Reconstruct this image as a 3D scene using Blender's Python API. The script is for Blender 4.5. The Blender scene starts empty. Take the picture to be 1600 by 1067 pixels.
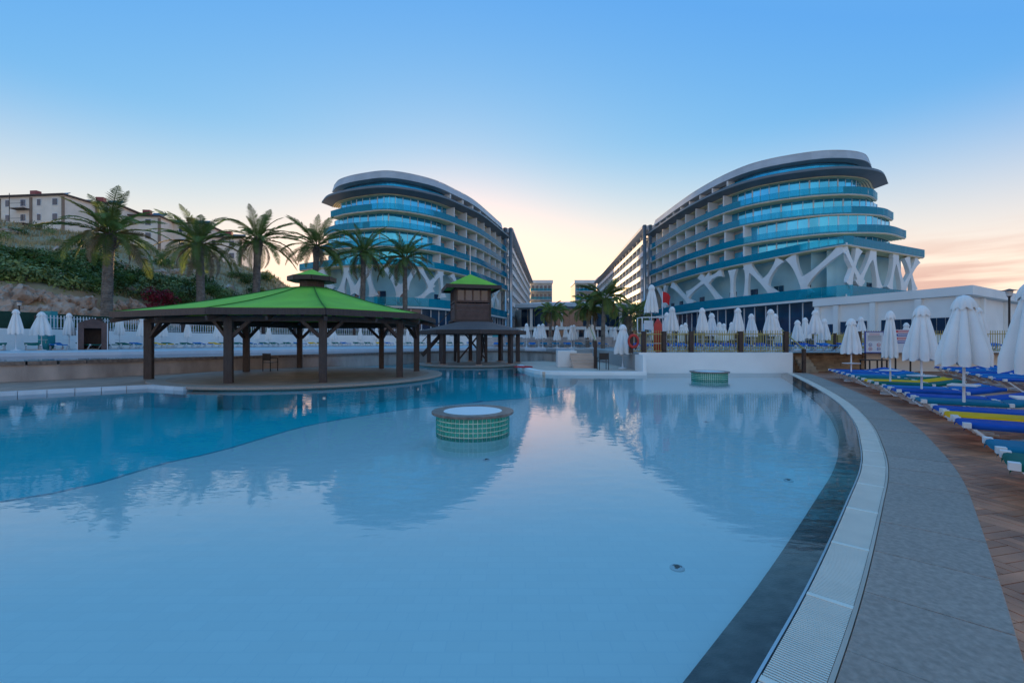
import bpy, bmesh, math, random
from mathutils import Vector, Matrix
R = math.radians
random.seed(7)
scene = bpy.context.scene
C = scene.collection

# ------------------------------------------------------------------ camera
F, CAMH, PX, PY = 711.1, 1.6, 800.0, 533.5
cam = bpy.data.cameras.new('camera'); cam.lens = 16.0; cam.sensor_width = 36.0
cam.clip_start = 0.05; cam.clip_end = 9000.0
camo = bpy.data.objects.new('camera', cam); C.objects.link(camo)
camo.location = (0, 0, CAMH); camo.rotation_euler = (R(90), 0, 0)
scene.camera = camo

# ------------------------------------------------------------------ sky
SUN_EL, SUN_AZ = R(3.0), R(-7.5)          # azimuth measured from +Y, negative = left
world = bpy.data.worlds.new('World'); scene.world = world; world.use_nodes = True
nt = world.node_tree; N = nt.nodes; L = nt.links
N.clear()
wo = N.new('ShaderNodeOutputWorld'); bg = N.new('ShaderNodeBackground')
sky = N.new('ShaderNodeTexSky'); sky.sky_type = 'NISHITA'; sky.sun_disc = False
sky.sun_elevation = SUN_EL; sky.sun_rotation = SUN_AZ
sky.altitude = 0; sky.air_density = 1.0; sky.dust_density = 0.3; sky.ozone_density = 1.0
bg.inputs['Strength'].default_value = 0.15
# thin peach cloud streaks low in the sky
tc = N.new('ShaderNodeTexCoord'); sep = N.new('ShaderNodeSeparateXYZ')
L.new(tc.outputs['Generated'], sep.inputs[0])
mp = N.new('ShaderNodeMapping'); mp.inputs['Scale'].default_value = (2.2, 2.2, 26.0)
L.new(tc.outputs['Generated'], mp.inputs['Vector'])
nz = N.new('ShaderNodeTexNoise'); nz.inputs['Scale'].default_value = 1.6; nz.inputs['Detail'].default_value = 6
L.new(mp.outputs[0], nz.inputs['Vector'])
cr = N.new('ShaderNodeValToRGB'); cr.color_ramp.elements[0].position = 0.44; cr.color_ramp.elements[1].position = 0.60
L.new(nz.outputs['Fac'], cr.inputs[0])
zr = N.new('ShaderNodeMapRange'); zr.inputs[1].default_value = 0.10; zr.inputs[2].default_value = 0.19
zr.inputs[3].default_value = 1.0; zr.inputs[4].default_value = 0.0
L.new(sep.outputs['Z'], zr.inputs[0])
xr = N.new('ShaderNodeMapRange'); xr.inputs[1].default_value = 0.35; xr.inputs[2].default_value = 0.62
L.new(sep.outputs['X'], xr.inputs[0])
m1 = N.new('ShaderNodeMath'); m1.operation = 'MULTIPLY'; L.new(zr.outputs[0], m1.inputs[0]); L.new(cr.outputs[0], m1.inputs[1])
m2 = N.new('ShaderNodeMath'); m2.operation = 'MULTIPLY'; L.new(m1.outputs[0], m2.inputs[0]); L.new(xr.outputs[0], m2.inputs[1])
m3 = N.new('ShaderNodeMath'); m3.operation = 'MULTIPLY'; L.new(m2.outputs[0], m3.inputs[0]); m3.inputs[1].default_value = 0.9
# film response of the sky, one curve per channel: out = gain * in ** power
srgb_ = N.new('ShaderNodeSeparateColor'); crgb = N.new('ShaderNodeCombineColor'); L.new(sky.outputs[0], srgb_.inputs[0])
SKY_ST = 0.15
for ch, (pw_, lg, fl_) in enumerate(((1.394, .22, .066), (.708, -.30, .21), (.12, -.68, .445))):
    sc_ = N.new('ShaderNodeMath'); sc_.operation = 'MULTIPLY'; sc_.inputs[1].default_value = SKY_ST; L.new(srgb_.outputs[ch], sc_.inputs[0])
    po = N.new('ShaderNodeMath'); po.operation = 'POWER'; po.inputs[1].default_value = pw_; L.new(sc_.outputs[0], po.inputs[0])
    ga = N.new('ShaderNodeMath'); ga.operation = 'MULTIPLY'; ga.inputs[1].default_value = math.exp(lg)/SKY_ST; L.new(po.outputs[0], ga.inputs[0])
    mn = N.new('ShaderNodeMath'); mn.operation = 'MINIMUM'; mn.inputs[1].default_value = 7.0/SKY_ST; L.new(ga.outputs[0], mn.inputs[0])
    mxx = N.new('ShaderNodeMath'); mxx.operation = 'MAXIMUM'; mxx.inputs[1].default_value = fl_/SKY_ST; L.new(mn.outputs[0], mxx.inputs[0])
    L.new(mxx.outputs[0], crgb.inputs[ch])
# warm haze low in the sky, the same all the way round
hz = N.new('ShaderNodeMapRange'); hz.interpolation_type = 'SMOOTHSTEP'
hz.inputs[1].default_value = .02; hz.inputs[2].default_value = .40; hz.inputs[3].default_value = .85; hz.inputs[4].default_value = 0.
L.new(sep.outputs['Z'], hz.inputs[0])
hmix = N.new('ShaderNodeMixRGB'); hmix.inputs[2].default_value = (.68/SKY_ST, .50/SKY_ST, .36/SKY_ST, 1)
L.new(hz.outputs[0], hmix.inputs[0]); L.new(crgb.outputs[0], hmix.inputs[1])
mixc = N.new('ShaderNodeMixRGB'); mixc.inputs[2].default_value = (.40/SKY_ST, .25/SKY_ST, .21/SKY_ST, 1)
L.new(m3.outputs[0], mixc.inputs[0]); L.new(hmix.outputs[0], mixc.inputs[1])
L.new(mixc.outputs[0], bg.inputs['Color']); L.new(bg.outputs[0], wo.inputs[0])

sun = bpy.data.lights.new('sun', 'SUN'); sun.energy = 4.0; sun.angle = R(0.5); sun.color = (1.0, 0.66, 0.32)
suno = bpy.data.objects.new('sun', sun); C.objects.link(suno)
sd = Vector((math.sin(SUN_AZ)*math.cos(SUN_EL), math.cos(SUN_AZ)*math.cos(SUN_EL), math.sin(SUN_EL)))
suno.rotation_euler = (-sd).to_track_quat('-Z', 'Y').to_euler()
suno.location = (0, 0, 60)

scene.view_settings.view_transform = 'Standard'; scene.view_settings.look = 'None'
scene.view_settings.exposure = 0.98; scene.view_settings.gamma = 1.0
scene.view_settings.use_curve_mapping = False
scene.cycles.max_bounces = 8; scene.cycles.transparent_max_bounces = 16
scene.cycles.use_denoising = True

# ------------------------------------------------------------------ helpers
def gp(px, py, z=0.0):                    # photo pixel on the level z -> ground point
    Y = (CAMH-z)*F/(py-PY); return ((px-PX)/F*Y, Y)
def at(px, py, Y):                        # photo pixel at depth Y -> point
    return Vector(((px-PX)/F*Y, Y, CAMH+(PY-py)/F*Y))

MATS = {}
def M(name, col, rough=.7, var=.15, vs=3., bump=0., bs=40., metal=0., col2=None, rnd=0., spec=.5, detail=4, stretch=None, trans=0.):
    m = bpy.data.materials.new(name); m.use_nodes = True; t = m.node_tree; n = t.nodes; l = t.links
    b = n['Principled BSDF']; b.inputs['Roughness'].default_value = rough; b.inputs['Metallic'].default_value = metal
    b.inputs['Specular IOR Level'].default_value = spec
    g = n.new('ShaderNodeNewGeometry'); vec = g.outputs['Position']
    if stretch:
        mpn = n.new('ShaderNodeMapping'); mpn.inputs['Scale'].default_value = stretch; l.new(vec, mpn.inputs[0]); vec = mpn.outputs[0]
    tx = n.new('ShaderNodeTexNoise'); tx.inputs['Scale'].default_value = vs; tx.inputs['Detail'].default_value = detail
    l.new(vec, tx.inputs['Vector'])
    rp = n.new('ShaderNodeValToRGB')
    c2 = col2 if col2 else [min(1, c*(1+var)) for c in col]
    c1 = col if col2 else [c*(1-var) for c in col]
    rp.color_ramp.elements[0].position = .3; rp.color_ramp.elements[1].position = .7
    rp.color_ramp.elements[0].color = (*c1, 1); rp.color_ramp.elements[1].color = (*c2, 1)
    l.new(tx.outputs['Fac'], rp.inputs[0]); out = rp.outputs[0]
    if rnd:
        oi = n.new('ShaderNodeObjectInfo'); mr = n.new('ShaderNodeMapRange')
        mr.inputs[3].default_value = 1-rnd; mr.inputs[4].default_value = 1+rnd
        l.new(oi.outputs['Random'], mr.inputs[0])
        hv = n.new('ShaderNodeHueSaturation'); l.new(mr.outputs[0], hv.inputs['Value']); l.new(out, hv.inputs['Color']); out = hv.outputs[0]
    l.new(out, b.inputs['Base Color'])
    if bump:
        t2 = n.new('ShaderNodeTexNoise'); t2.inputs['Scale'].default_value = bs; t2.inputs['Detail'].default_value = 5; l.new(vec, t2.inputs['Vector'])
        bp = n.new('ShaderNodeBump'); bp.inputs['Strength'].default_value = bump; bp.inputs['Distance'].default_value = .02
        l.new(t2.outputs['Fac'], bp.inputs['Height']); l.new(bp.outputs[0], b.inputs['Normal'])
    if trans:
        tl = n.new('ShaderNodeBsdfTranslucent'); l.new(out, tl.inputs['Color']); ms = n.new('ShaderNodeMixShader'); ms.inputs[0].default_value = trans
        l.new(b.outputs[0], ms.inputs[1]); l.new(tl.outputs[0], ms.inputs[2]); l.new(ms.outputs[0], n['Material Output'].inputs[0])
    MATS[name] = m; return m

def obj(name, me, mat=None, parent=None, loc=None, rotz=None):
    o = bpy.data.objects.new(name, me); C.objects.link(o)
    if mat is not None and me is not None:
        if not me.materials: me.materials.append(MATS[mat])
    if parent is not None: o.parent = parent
    if loc is not None: o.location = loc
    if rotz is not None: o.rotation_euler = (0, 0, rotz)
    return o
def tag(o, label, cat, group=None):
    o['label'] = label; o['category'] = cat
    if group: o['group'] = group
    return o
def thing(name, label, cat, loc=(0, 0, 0), rotz=0, group=None):
    o = bpy.data.objects.new(name, None); C.objects.link(o); o.empty_display_size = .2
    o.location = loc; o.rotation_euler = (0, 0, rotz); return tag(o, label, cat, group)
def struct(o): o['kind'] = 'structure'; return o
def stuff(o): o['kind'] = 'stuff'; return o

def mesh(name, v, f, smooth=False):
    me = bpy.data.meshes.new(name); me.from_pydata([tuple(a) for a in v], [], f); me.update()
    if smooth:
        for p in me.polygons: p.use_smooth = True
    return me
class MB:                                   # mesh collector
    def __init__(s): s.v = []; s.f = []
    def add(s, v, f):
        k = len(s.v); s.v += [tuple(a) for a in v]; s.f += [tuple(i+k for i in q) for q in f]; return s
    def box(s, c, d, rz=0., mat=None):
        x, y, z = d[0]/2, d[1]/2, d[2]/2; cs, sn = math.cos(rz), math.sin(rz); vs = []
        for sx, sy, sz in ((-1,-1,-1),(1,-1,-1),(1,1,-1),(-1,1,-1),(-1,-1,1),(1,-1,1),(1,1,1),(-1,1,1)):
            p = Vector((sx*x, sy*y, sz*z))
            if mat is not None: p = mat @ p
            vs.append((c[0]+p.x*cs-p.y*sn, c[1]+p.x*sn+p.y*cs, c[2]+p.z))
        return s.add(vs, [(0,3,2,1),(4,5,6,7),(0,1,5,4),(1,2,6,5),(2,3,7,6),(3,0,4,7)])
    def bar(s, a, b, w, h=None, up=(0,0,1)):  # rectangular bar from a to b
        a = Vector(a); b = Vector(b); h = h or w; d = (b-a).normalized(); u = Vector(up)
        if abs(d.dot(u)) > .98: u = Vector((1,0,0))
        sx = d.cross(u).normalized()*w/2; sy = sx.cross(d).normalized()*h/2
        vs = [a-sx-sy, a+sx-sy, a+sx+sy, a-sx+sy, b-sx-sy, b+sx-sy, b+sx+sy, b-sx+sy]
        return s.add(vs, [(0,3,2,1),(4,5,6,7),(0,1,5,4),(1,2,6,5),(2,3,7,6),(3,0,4,7)])
    def tube(s, pts, rad, n=8):
        pts = [Vector(p) for p in pts]; k = len(pts); rads = rad if isinstance(rad, (list, tuple)) else [rad]*k
        vs = []; fs = []
        for i, p in enumerate(pts):
            d = (pts[min(i+1, k-1)]-pts[max(i-1, 0)]).normalized()
            u = Vector((0,0,1)) if abs(d.z) < .95 else Vector((1,0,0))
            a = d.cross(u).normalized(); b = a.cross(d)
            for j in range(n):
                t = 2*math.pi*j/n; vs.append(p+(a*math.cos(t)+b*math.sin(t))*rads[i])
        for i in range(k-1):
            for j in range(n):
                fs.append((i*n+j, i*n+(j+1)%n, (i+1)*n+(j+1)%n, (i+1)*n+j))
        fs.append(tuple(range(n))); fs.append(tuple((k-1)*n+j for j in reversed(range(n))))
        return s.add(vs, fs)
    def lathe(s, prof, n=24, c=(0,0,0), fn=None):
        vs = []; fs = []; k = len(prof)
        for i, (r, z) in enumerate(prof):
            for j in range(n):
                t = 2*math.pi*j/n; rr = r*(fn(t, i) if fn else 1)
                vs.append((c[0]+rr*math.cos(t), c[1]+rr*math.sin(t), c[2]+z))
        for i in range(k-1):
            for j in range(n): fs.append((i*n+j, i*n+(j+1)%n, (i+1)*n+(j+1)%n, (i+1)*n+j))
        fs.append(tuple(reversed(range(n)))); fs.append(tuple((k-1)*n+j for j in range(n)))
        return s.add(vs, fs)
    def build(s, name, mat, parent=None, loc=None, rotz=None, smooth=False):
        return obj(name, mesh(name, s.v, s.f, smooth), mat, parent, loc, rotz)

def prism(pts, z0, z1):                     # outline extruded upwards
    n = len(pts); v = [(p[0], p[1], z0) for p in pts]+[(p[0], p[1], z1) for p in pts]
    a = sum(pts[i][0]*pts[(i+1)%n][1]-pts[(i+1)%n][0]*pts[i][1] for i in range(n))
    top = tuple(range(n, 2*n)); bot = tuple(reversed(range(n)))
    f = [(i, (i+1)%n, n+(i+1)%n, n+i) for i in range(n)]
    if a < 0: top = tuple(reversed(top)); bot = tuple(reversed(bot)); f = [tuple(reversed(q)) for q in f]
    me = bpy.data.meshes.new('outline'); bm = bmesh.new(); vv = [bm.verts.new(p) for p in v]
    for q in f+[top, bot]: bm.faces.new([vv[i] for i in q])
    bmesh.ops.triangulate(bm, faces=[g for g in bm.faces if len(g.verts) > 4]); bm.to_mesh(me); bm.free(); return me
def sheet(pts, z):
    me = bpy.data.meshes.new('sheet'); bm = bmesh.new(); vv = [bm.verts.new((p[0], p[1], z)) for p in pts]
    fc = bm.faces.new(vv); bm.normal_update()
    if fc.normal.z < 0: fc.normal_flip()
    bmesh.ops.triangulate(bm, faces=bm.faces[:]); bm.to_mesh(me); bm.free(); return me

def spline(pts, step=1.0):                  # smooth curve through plan points, evenly resampled
    P = [Vector((p[0], p[1])) for p in pts]; out = []
    for i in range(len(P)-1):
        p0 = P[max(i-1, 0)]; p1 = P[i]; p2 = P[i+1]; p3 = P[min(i+2, len(P)-1)]
        if i == 0: p0 = p1*2-p2
        if i == len(P)-2: p3 = p2*2-p1
        for k in range(24):
            t = k/24; out.append(.5*((2*p1)+(p2-p0)*t+(2*p0-5*p1+4*p2-p3)*t*t+(3*p1-p0-3*p2+p3)*t**3))
    out.append(P[-1]); return resample(out, step)
def resample(out, step):
    Ls = [0]
    for a, b in zip(out, out[1:]): Ls.append(Ls[-1]+(b-a).length)
    n = max(2, round(Ls[-1]/step)); res = []; j = 0
    for i in range(n+1):
        s = Ls[-1]*i/n
        while j < len(Ls)-2 and Ls[j+1] < s: j += 1
        t = (s-Ls[j])/max(1e-9, Ls[j+1]-Ls[j]); res.append(out[j].lerp(out[j+1], t))
    return res
def normals(c):
    ns = []
    for i in range(len(c)):
        d = (c[min(i+1, len(c)-1)]-c[max(i-1, 0)]).normalized(); ns.append(Vector((d.y, -d.x)))
    return ns
def offset(c, d): return [p+n*d for p, n in zip(c, normals(c))]
def sweep_mesh(c, sec):                     # section (offset outwards, z) swept along a plan curve
    ns = normals(c); k = len(sec); v = []; f = []
    for p, n in zip(c, ns):
        for o, z in sec: v.append((p.x+n.x*o, p.y+n.y*o, z))
    for i in range(len(c)-1):
        for j in range(k): f.append((i*k+j, i*k+(j+1)%k, (i+1)*k+(j+1)%k, (i+1)*k+j))
    f.append(tuple(range(k))); f.append(tuple(reversed([(len(c)-1)*k+j for j in range(k)])))
    me = mesh('sweep', v, f)
    bm = bmesh.new(); bm.from_mesh(me); bmesh.ops.recalc_face_normals(bm, faces=bm.faces[:]); bm.to_mesh(me); bm.free()
    return me
def sweep(name, c, sec, mat, parent=None): return obj(name, sweep_mesh(c, sec), mat, parent)

UNIT = {}
def piece(name, mat, parent, c, d, rz=0., rot=None):   # alike pieces share one unit block per material
    if mat not in UNIT:
        UNIT[mat] = MB().box((0,0,0), (1,1,1)); me = mesh('block', UNIT[mat].v, UNIT[mat].f); me.materials.append(MATS[mat]); UNIT[mat] = me
    o = bpy.data.objects.new(name, UNIT[mat]); C.objects.link(o)
    if parent is not None: o.parent = parent
    o.location = c; o.scale = d; o.rotation_euler = rot if rot else (0, 0, rz); return o
def copy_thing(root, loc, rotz=None, label=None, scale=None):
    r = root.copy(); C.objects.link(r); r.location = loc
    if rotz is not None: r.rotation_euler = (0, 0, rotz)
    if label: r['label'] = label
    if scale: r.scale = scale
    for ch in list(root.children):
        c = ch.copy(); C.objects.link(c); c.parent = r
        for g in list(ch.children):
            d = g.copy(); C.objects.link(d); d.parent = c
    return r

# ------------------------------------------------------------------ materials
M('white_paint', (.84,.80,.76), .6, .06, .6, .1, 30)
M('gallery_teal_bounce', (.42,.66,.70), .6, .08, .4)  # white recess wall, with reflected teal light put into its base colour
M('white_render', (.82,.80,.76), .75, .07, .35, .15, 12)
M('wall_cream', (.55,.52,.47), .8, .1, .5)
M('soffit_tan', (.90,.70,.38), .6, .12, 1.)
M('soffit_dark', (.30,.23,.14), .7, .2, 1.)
M('canopy_grey', (.17,.165,.16), .45, .12, .4)
M('crown_grey', (.50,.50,.50), .45, .1, .5, rnd=.05)
M('window_blue', (.09,.52,.82), .07, .16, .22, metal=.72, rnd=.16)
M('window_dark', (.02,.05,.10), .06, .3, .3, spec=.7, rnd=.2)
M('frame_white', (.70,.72,.74), .5, .05, 2.)
M('silver', (.5,.53,.56), .3, .08, 1., metal=.8)
M('dark_wood', (.05,.032,.028), .55, .3, 3., .35, 25, rnd=.12, stretch=(8,8,1))
M('brown_board', (.10,.06,.055), .6, .2, 3., .3, 30, rnd=.12)
M('roof_brown', (.13,.085,.075), .7, .15, 2., .3, 60)
M('roof_green', (.25,.56,.04), .8, .12, .9, .25, 140)
M('grey_stone', (.39,.265,.205), .65, .20, 30., .3, 90, rnd=.08, detail=9)
M('dark_stone', (.19,.145,.12), .4, .4, 9., .3, 60, detail=8, rnd=.08)
M('wall_stone', (.42,.35,.31), .6, .35, 1.2, .4, 18, detail=8, stretch=(1,1,.35))
M('grating', (.86,.73,.60), .45, .06, 3.)
M('gutter', (.03,.03,.03), .8)
M('deck_wood', (.60,.19,.085), .55, .35, 2., .25, 60, rnd=.28, detail=6)
M('deck_joint', (.03,.018,.014), .8)
M('deck_brown', (.38,.20,.13), .55, .25, 1.5, .15, 20)
M('peach_paving', (.62,.44,.34), .7, .12, 1.2, .1, 20)
M('border_tile', (.58,.60,.63), .35, .05, 2., rnd=.06)
M('terrace_paving', (.36,.35,.34), .8, .15, .4, .1, 8)
M('white_deck', (.52,.53,.54), .7, .08, .8)
M('tan_stone', (.30,.215,.14), .8, .3, 3., .5, 25, rnd=.18)
M('earth', (.34,.22,.13), .95, .35, .35, .6, 2., col2=(.42,.33,.18))
M('rock', (.36,.20,.12), .9, .3, 1.4, .9, 5, col2=(.55,.44,.36), detail=10)
M('fabric_white', (.86,.82,.78), .85, .06, 1.5, .08, 15)
M('black_metal', (.012,.012,.014), .45, .1)
M('white_metal', (.68,.70,.72), .35, .05)
M('fence_yellow', (.42,.31,.09), .5, .1)
M('post_brown', (.05,.026,.018), .55, .25, 6.)
M('sling_blue', (.012,.075,.33), .8, .15, 4., spec=.12)
M('sling_azure', (.012,.15,.40), .8, .15, 4., spec=.12)
M('sling_teal', (.01,.16,.25), .8, .15, 4., spec=.12)
M('sling_green', (.01,.13,.10), .8, .15, 4., spec=.12)
M('sling_yellow', (.90,.43,.008), .8, .1, 4., spec=.12)
M('red_paint', (.48,.03,.02), .5, .15, 3.)
M('red_cloth', (.55,.012,.015), .75, .15, 3.)
M('teal_tile', (.015,.31,.22), .25, .12, 5., rnd=.15)
M('grout', (.70,.84,.76), .7)
M('green_net', (.008,.045,.028), .8, .15)
M('teal_plastic', (.02,.27,.30), .5, .1)
M('palm_trunk', (.17,.14,.115), .95, .35, 3., .8, 12)
M('frond_green', (.16,.22,.055), .6, .35, .8, rnd=.3, spec=.25, trans=.4)
M('frond_soft', (.22,.28,.075), .6, .35, .8, rnd=.25, spec=.2, trans=.4)
M('frond_yellow', (.17,.12,.03), .7, .3, .8, rnd=.2)
M('frond_dry', (.2,.15,.09), .85, .3, 1., rnd=.2)
M('leaf_dark', (.08,.13,.028), .6, .45, .9, rnd=.35, spec=.2, trans=.35)
M('leaf_mid', (.17,.21,.055), .6, .4, .9, rnd=.3)
M('leaf_red', (.30,.012,.035), .7, .4, .9, rnd=.2)
M('grass_dry', (.38,.29,.14), .9, .35, .3)
M('house_wall', (.82,.72,.62), .85, .08, .6)
M('house_trim', (.27,.19,.14), .85, .1)
M('roof_house', (.10,.07,.06), .8, .2)
M('solar_panel', (.02,.035,.07), .2, .2, 2.)
M('tank_red', (.30,.06,.06), .5, .1)
M('sign_white', (.62,.66,.70), .5, .03)
M('sign_blue', (.03,.08,.35), .5, .05)
M('sign_red', (.55,.05,.08), .5, .05)
M('print_black', (.02,.02,.02), .6)
M('plastic_white', (.7,.7,.7), .4, .04)

def tile_mat(name, col, grout, w, h, rough=.4, mortar=.012):
    m = bpy.data.materials.new(name); m.use_nodes = True; t = m.node_tree; n = t.nodes; l = t.links; b = n['Principled BSDF']
    b.inputs['Roughness'].default_value = rough
    g = n.new('ShaderNodeNewGeometry'); br = n.new('ShaderNodeTexBrick'); l.new(g.outputs['Position'], br.inputs['Vector'])
    br.inputs['Scale'].default_value = 1.0; br.inputs['Brick Width'].default_value = w; br.inputs['Row Height'].default_value = h
    br.inputs['Mortar Size'].default_value = mortar; br.inputs['Mortar Smooth'].default_value = .3
    br.inputs['Color1'].default_value = (*[c*.985 for c in col], 1); br.inputs['Color2'].default_value = (*[min(1,c*1.015) for c in col], 1)
    br.inputs['Mortar'].default_value = (*grout, 1); l.new(br.outputs[0], b.inputs['Base Color']); MATS[name] = m
tile_mat('pool_shallow', (.93,.95,.88), (.86,.90,.85), .20, .10, mortar=.004)
tile_mat('pool_deep', (.004,.80,.84), (.02,.82,.85), .25, .125)
tile_mat('pool_navy', (.004,.12,.36), (.01,.15,.38), .1, .1)
tile_mat('pool_upper', (.12,.42,.50), (.2,.5,.55), .25, .125)

def water_mat(name, tint, bump, sc):
    m = bpy.data.materials.new(name); m.use_nodes = True; t = m.node_tree; n = t.nodes; l = t.links; n.clear()
    o = n.new('ShaderNodeOutputMaterial'); mx = n.new('ShaderNodeMixShader'); tr = n.new('ShaderNodeBsdfTransparent'); gl = n.new('ShaderNodeBsdfGlossy')
    gl.inputs['Roughness'].default_value = .015; tr.inputs['Color'].default_value = (*tint, 1)
    fr = n.new('ShaderNodeFresnel'); fr.inputs['IOR'].default_value = 1.33
    g = n.new('ShaderNodeNewGeometry'); mp = n.new('ShaderNodeMapping'); mp.inputs['Scale'].default_value = (1., 1.9, 1.)
    mp.inputs['Rotation'].default_value = (0, 0, R(12)); l.new(g.outputs['Position'], mp.inputs[0])
    a = n.new('ShaderNodeTexNoise'); a.inputs['Scale'].default_value = sc; a.inputs['Detail'].default_value = 2.5; a.inputs['Roughness'].default_value = .45
    l.new(mp.outputs[0], a.inputs['Vector'])
    bp = n.new('ShaderNodeBump'); bp.inputs['Strength'].default_value = bump; bp.inputs['Distance'].default_value = .02
    l.new(a.outputs['Fac'], bp.inputs['Height']); l.new(bp.outputs[0], gl.inputs['Normal']); l.new(bp.outputs[0], fr.inputs['Normal'])
    l.new(fr.outputs[0], mx.inputs[0]); l.new(tr.outputs[0], mx.inputs[1]); l.new(gl.outputs[0], mx.inputs[2]); l.new(mx.outputs[0], o.inputs[0]); MATS[name] = m
water_mat('water', (.96,.99,.99), .11, 3.2)
water_mat('water_upper', (.80,.93,.96), .10, 3.0)

def glass_mat(name, tint, opaque, op):
    m = bpy.data.materials.new(name); m.use_nodes = True; t = m.node_tree; n = t.nodes; l = t.links; b = n['Principled BSDF']
    b.inputs['Base Color'].default_value = (*opaque, 1); b.inputs['Roughness'].default_value = .06; b.inputs['Specular IOR Level'].default_value = .8
    tr = n.new('ShaderNodeBsdfTransparent'); tr.inputs['Color'].default_value = (*tint, 1)
    fr = n.new('ShaderNodeFresnel'); fr.inputs['IOR'].default_value = 1.7
    ad = n.new('ShaderNodeMath'); ad.operation = 'MAXIMUM'; ad.inputs[1].default_value = op; l.new(fr.outputs[0], ad.inputs[0])
    mx = n.new('ShaderNodeMixShader'); l.new(ad.outputs[0], mx.inputs[0]); l.new(tr.outputs[0], mx.inputs[1]); l.new(b.outputs[0], mx.inputs[2])
    l.new(mx.outputs[0], n['Material Output'].inputs[0]); MATS[name] = m
glass_mat('rail_glass', (.36,.88,.96), (.02,.55,.70), .24)
glass_mat('clear_glass', (.85,.92,.95), (.1,.15,.18), .12)
# ------------------------------------------------------------------ ground, pools, decks
TERR = 1.0
WALL_ARC = spline([(-40,2),(-26,12),(-19.2,17.1),(-16.6,20.9),(-11,28.5),(-5.5,36.2),(-.5,38),(2.8,35),(4.2,31.5)], .8)
far_edge = [(-60,-8),(-45,5),(-30,17),(-24.7,23.4),(-21.7,25.9),(-19.5,28.6),(-15.5,32),(-9.5,37.5),(-4.5,41),(2.5,41),(5,36.5)]
gpts = [(-3000,-8)]+far_edge+[(6.4,36.5),(6.4,23),(14.3,23.2),(15.2,24.4),(3000,24.4),(3000,4000),(-3000,4000)]
struct(obj('ground', prism(gpts, -1.6, TERR), 'terrace_paving'))
struct(obj('lower_ground', sheet([(-3000,-3000),(3000,-3000),(3000,60),(-3000,60)], -1.75), 'terrace_paving'))
B = spline([(-9,-8.2),(-4,-3.1),(-2,-1.1),(-.3,.65),(1.13,2.13),(2.05,3.1),(3.36,4.56),(4.4,5.75),(5.34,6.98),(6.8,9.07),(8.64,12.15),(11.05,16.88),(14.1,23.4)], .25)
# pool shells
struct(obj('deep_pool_floor', sheet([(-45,-14),(16,-14),(16,45),(-45,45)], -.62), 'pool_deep'))
bound = [(-24,-9),(-10.2,1.6)]+[gp(x, y, -.24) for x, y in ((0,784),(169,750),(247,726),(337,706),(399,688),(464,669),(527,656),(623,641),(677,635),(782,625),(840,621),(872,614),(897,601),(903,592))]
bound = [tuple(p) for p in spline(bound, .5)]
bt_ = sweep('step_trim', [Vector(p) for p in bound[8:]], [(-.02,-.5),(.035,-.5),(.035,-.234),(-.02,-.234)], 'pool_upper'); struct(bt_)
A_line = [tuple(p) for p in offset(B, .1)]
struct(obj('shallow_pool_floor', prism(bound+[(3.6,26),(13,26)]+A_line[::-1]+[(-24,-12)], -.61, -.24), 'pool_shallow'))
wpts = [(-40,-14)]+A_line+[(14.1,24),(6.2,24),(6.2,30),(6.2,40),(-20,40),(-45,20)]
struct(obj('pool_water', sheet(wpts, 0.0), 'water'))
up_edge = [tuple(p) for p in offset(WALL_ARC, .1)]
struct(obj('upper_pool_floor', sheet([(-58,-8)]+[(p[0],p[1]) for p in far_edge[1:]]+up_edge[::-1], .35), 'pool_upper'))
struct(obj('upper_pool_water', sheet([(-58,-8)]+[(p[0],p[1]) for p in far_edge[1:]]+[tuple(p) for p in offset(WALL_ARC, .22)][::-1], .855), 'water_upper'))
pw = sweep('upper_pool_wall', WALL_ARC, [(-.15,-1.6),(.45,-1.6),(.45,.70),(-.15,.70)], 'wall_stone'); tag(pw, 'curved grey stone retaining wall of the raised upper pool', 'wall')
for i in range(0, len(WALL_ARC)-1):         # lip slabs on top
    a, b = WALL_ARC[i], WALL_ARC[i+1]; m_ = (a+b)/2; d = b-a; n_ = Vector((d.y,-d.x)).normalized()
    q = m_+n_*.2
    piece('lip_slab', 'dark_stone', pw, (q.x, q.y, .775), (d.length*.985, .62, .145), math.atan2(d.y, d.x))
# white rim of the upper pool's far side
rim = spline(far_edge[1:], 1.2)
r_ = sweep('upper_pool_rim', rim, [(-.05,.5),(.35,.5),(.35,1.03),(-.9,1.03),(-.9,.98),(-.05,.98)], 'border_tile'); struct(r_)
up_deck = sheet([(p[0]-.1,p[1]+.1) for p in far_edge[1:10]]+[(0,60),(-10,73),(-27,64),(-33.5,47),(-34,33),(-45,12)], TERR+.006)
struct(obj('upper_deck', up_deck, 'white_deck'))

# curved pool edge on the right: sunk dark stone, overflow grating, grey coping
edge = thing('pool_edge', 'curved pool edge of dark stone, white overflow grating and grey slabs', 'pool edge', (0,0,0))
fine = resample(B, .25)
i0 = next(i for i, p in enumerate(fine) if p.y > -3)
def strip(name, mat, c, a, b, z0a, z0b, zt, parent): return obj(name, sweep_mesh(c, [(a,-.4),(b,-.4),(b,z0b),(a,z0a)]), mat, parent)
k = i0; 
while k < len(fine)-1:
    e = min(k+4, len(fine)-1); c = fine[k:e+1]
    strip('edge_stone', 'dark_stone', [c[0].lerp(c[1], .006)]+c[1:], -.27, -.012, -.05, -.004, 0, edge); k = e
sweep('gutter_channel', fine[i0:], [(-.01,-.4),(.275,-.4),(.275,-.08),(-.01,-.08)], 'gutter', edge)
sweep('grating_rim', fine[i0:], [(-.006,-.08),(.008,-.08),(.008,.012),(-.006,.012)], 'silver', edge)
k = i0
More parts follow.
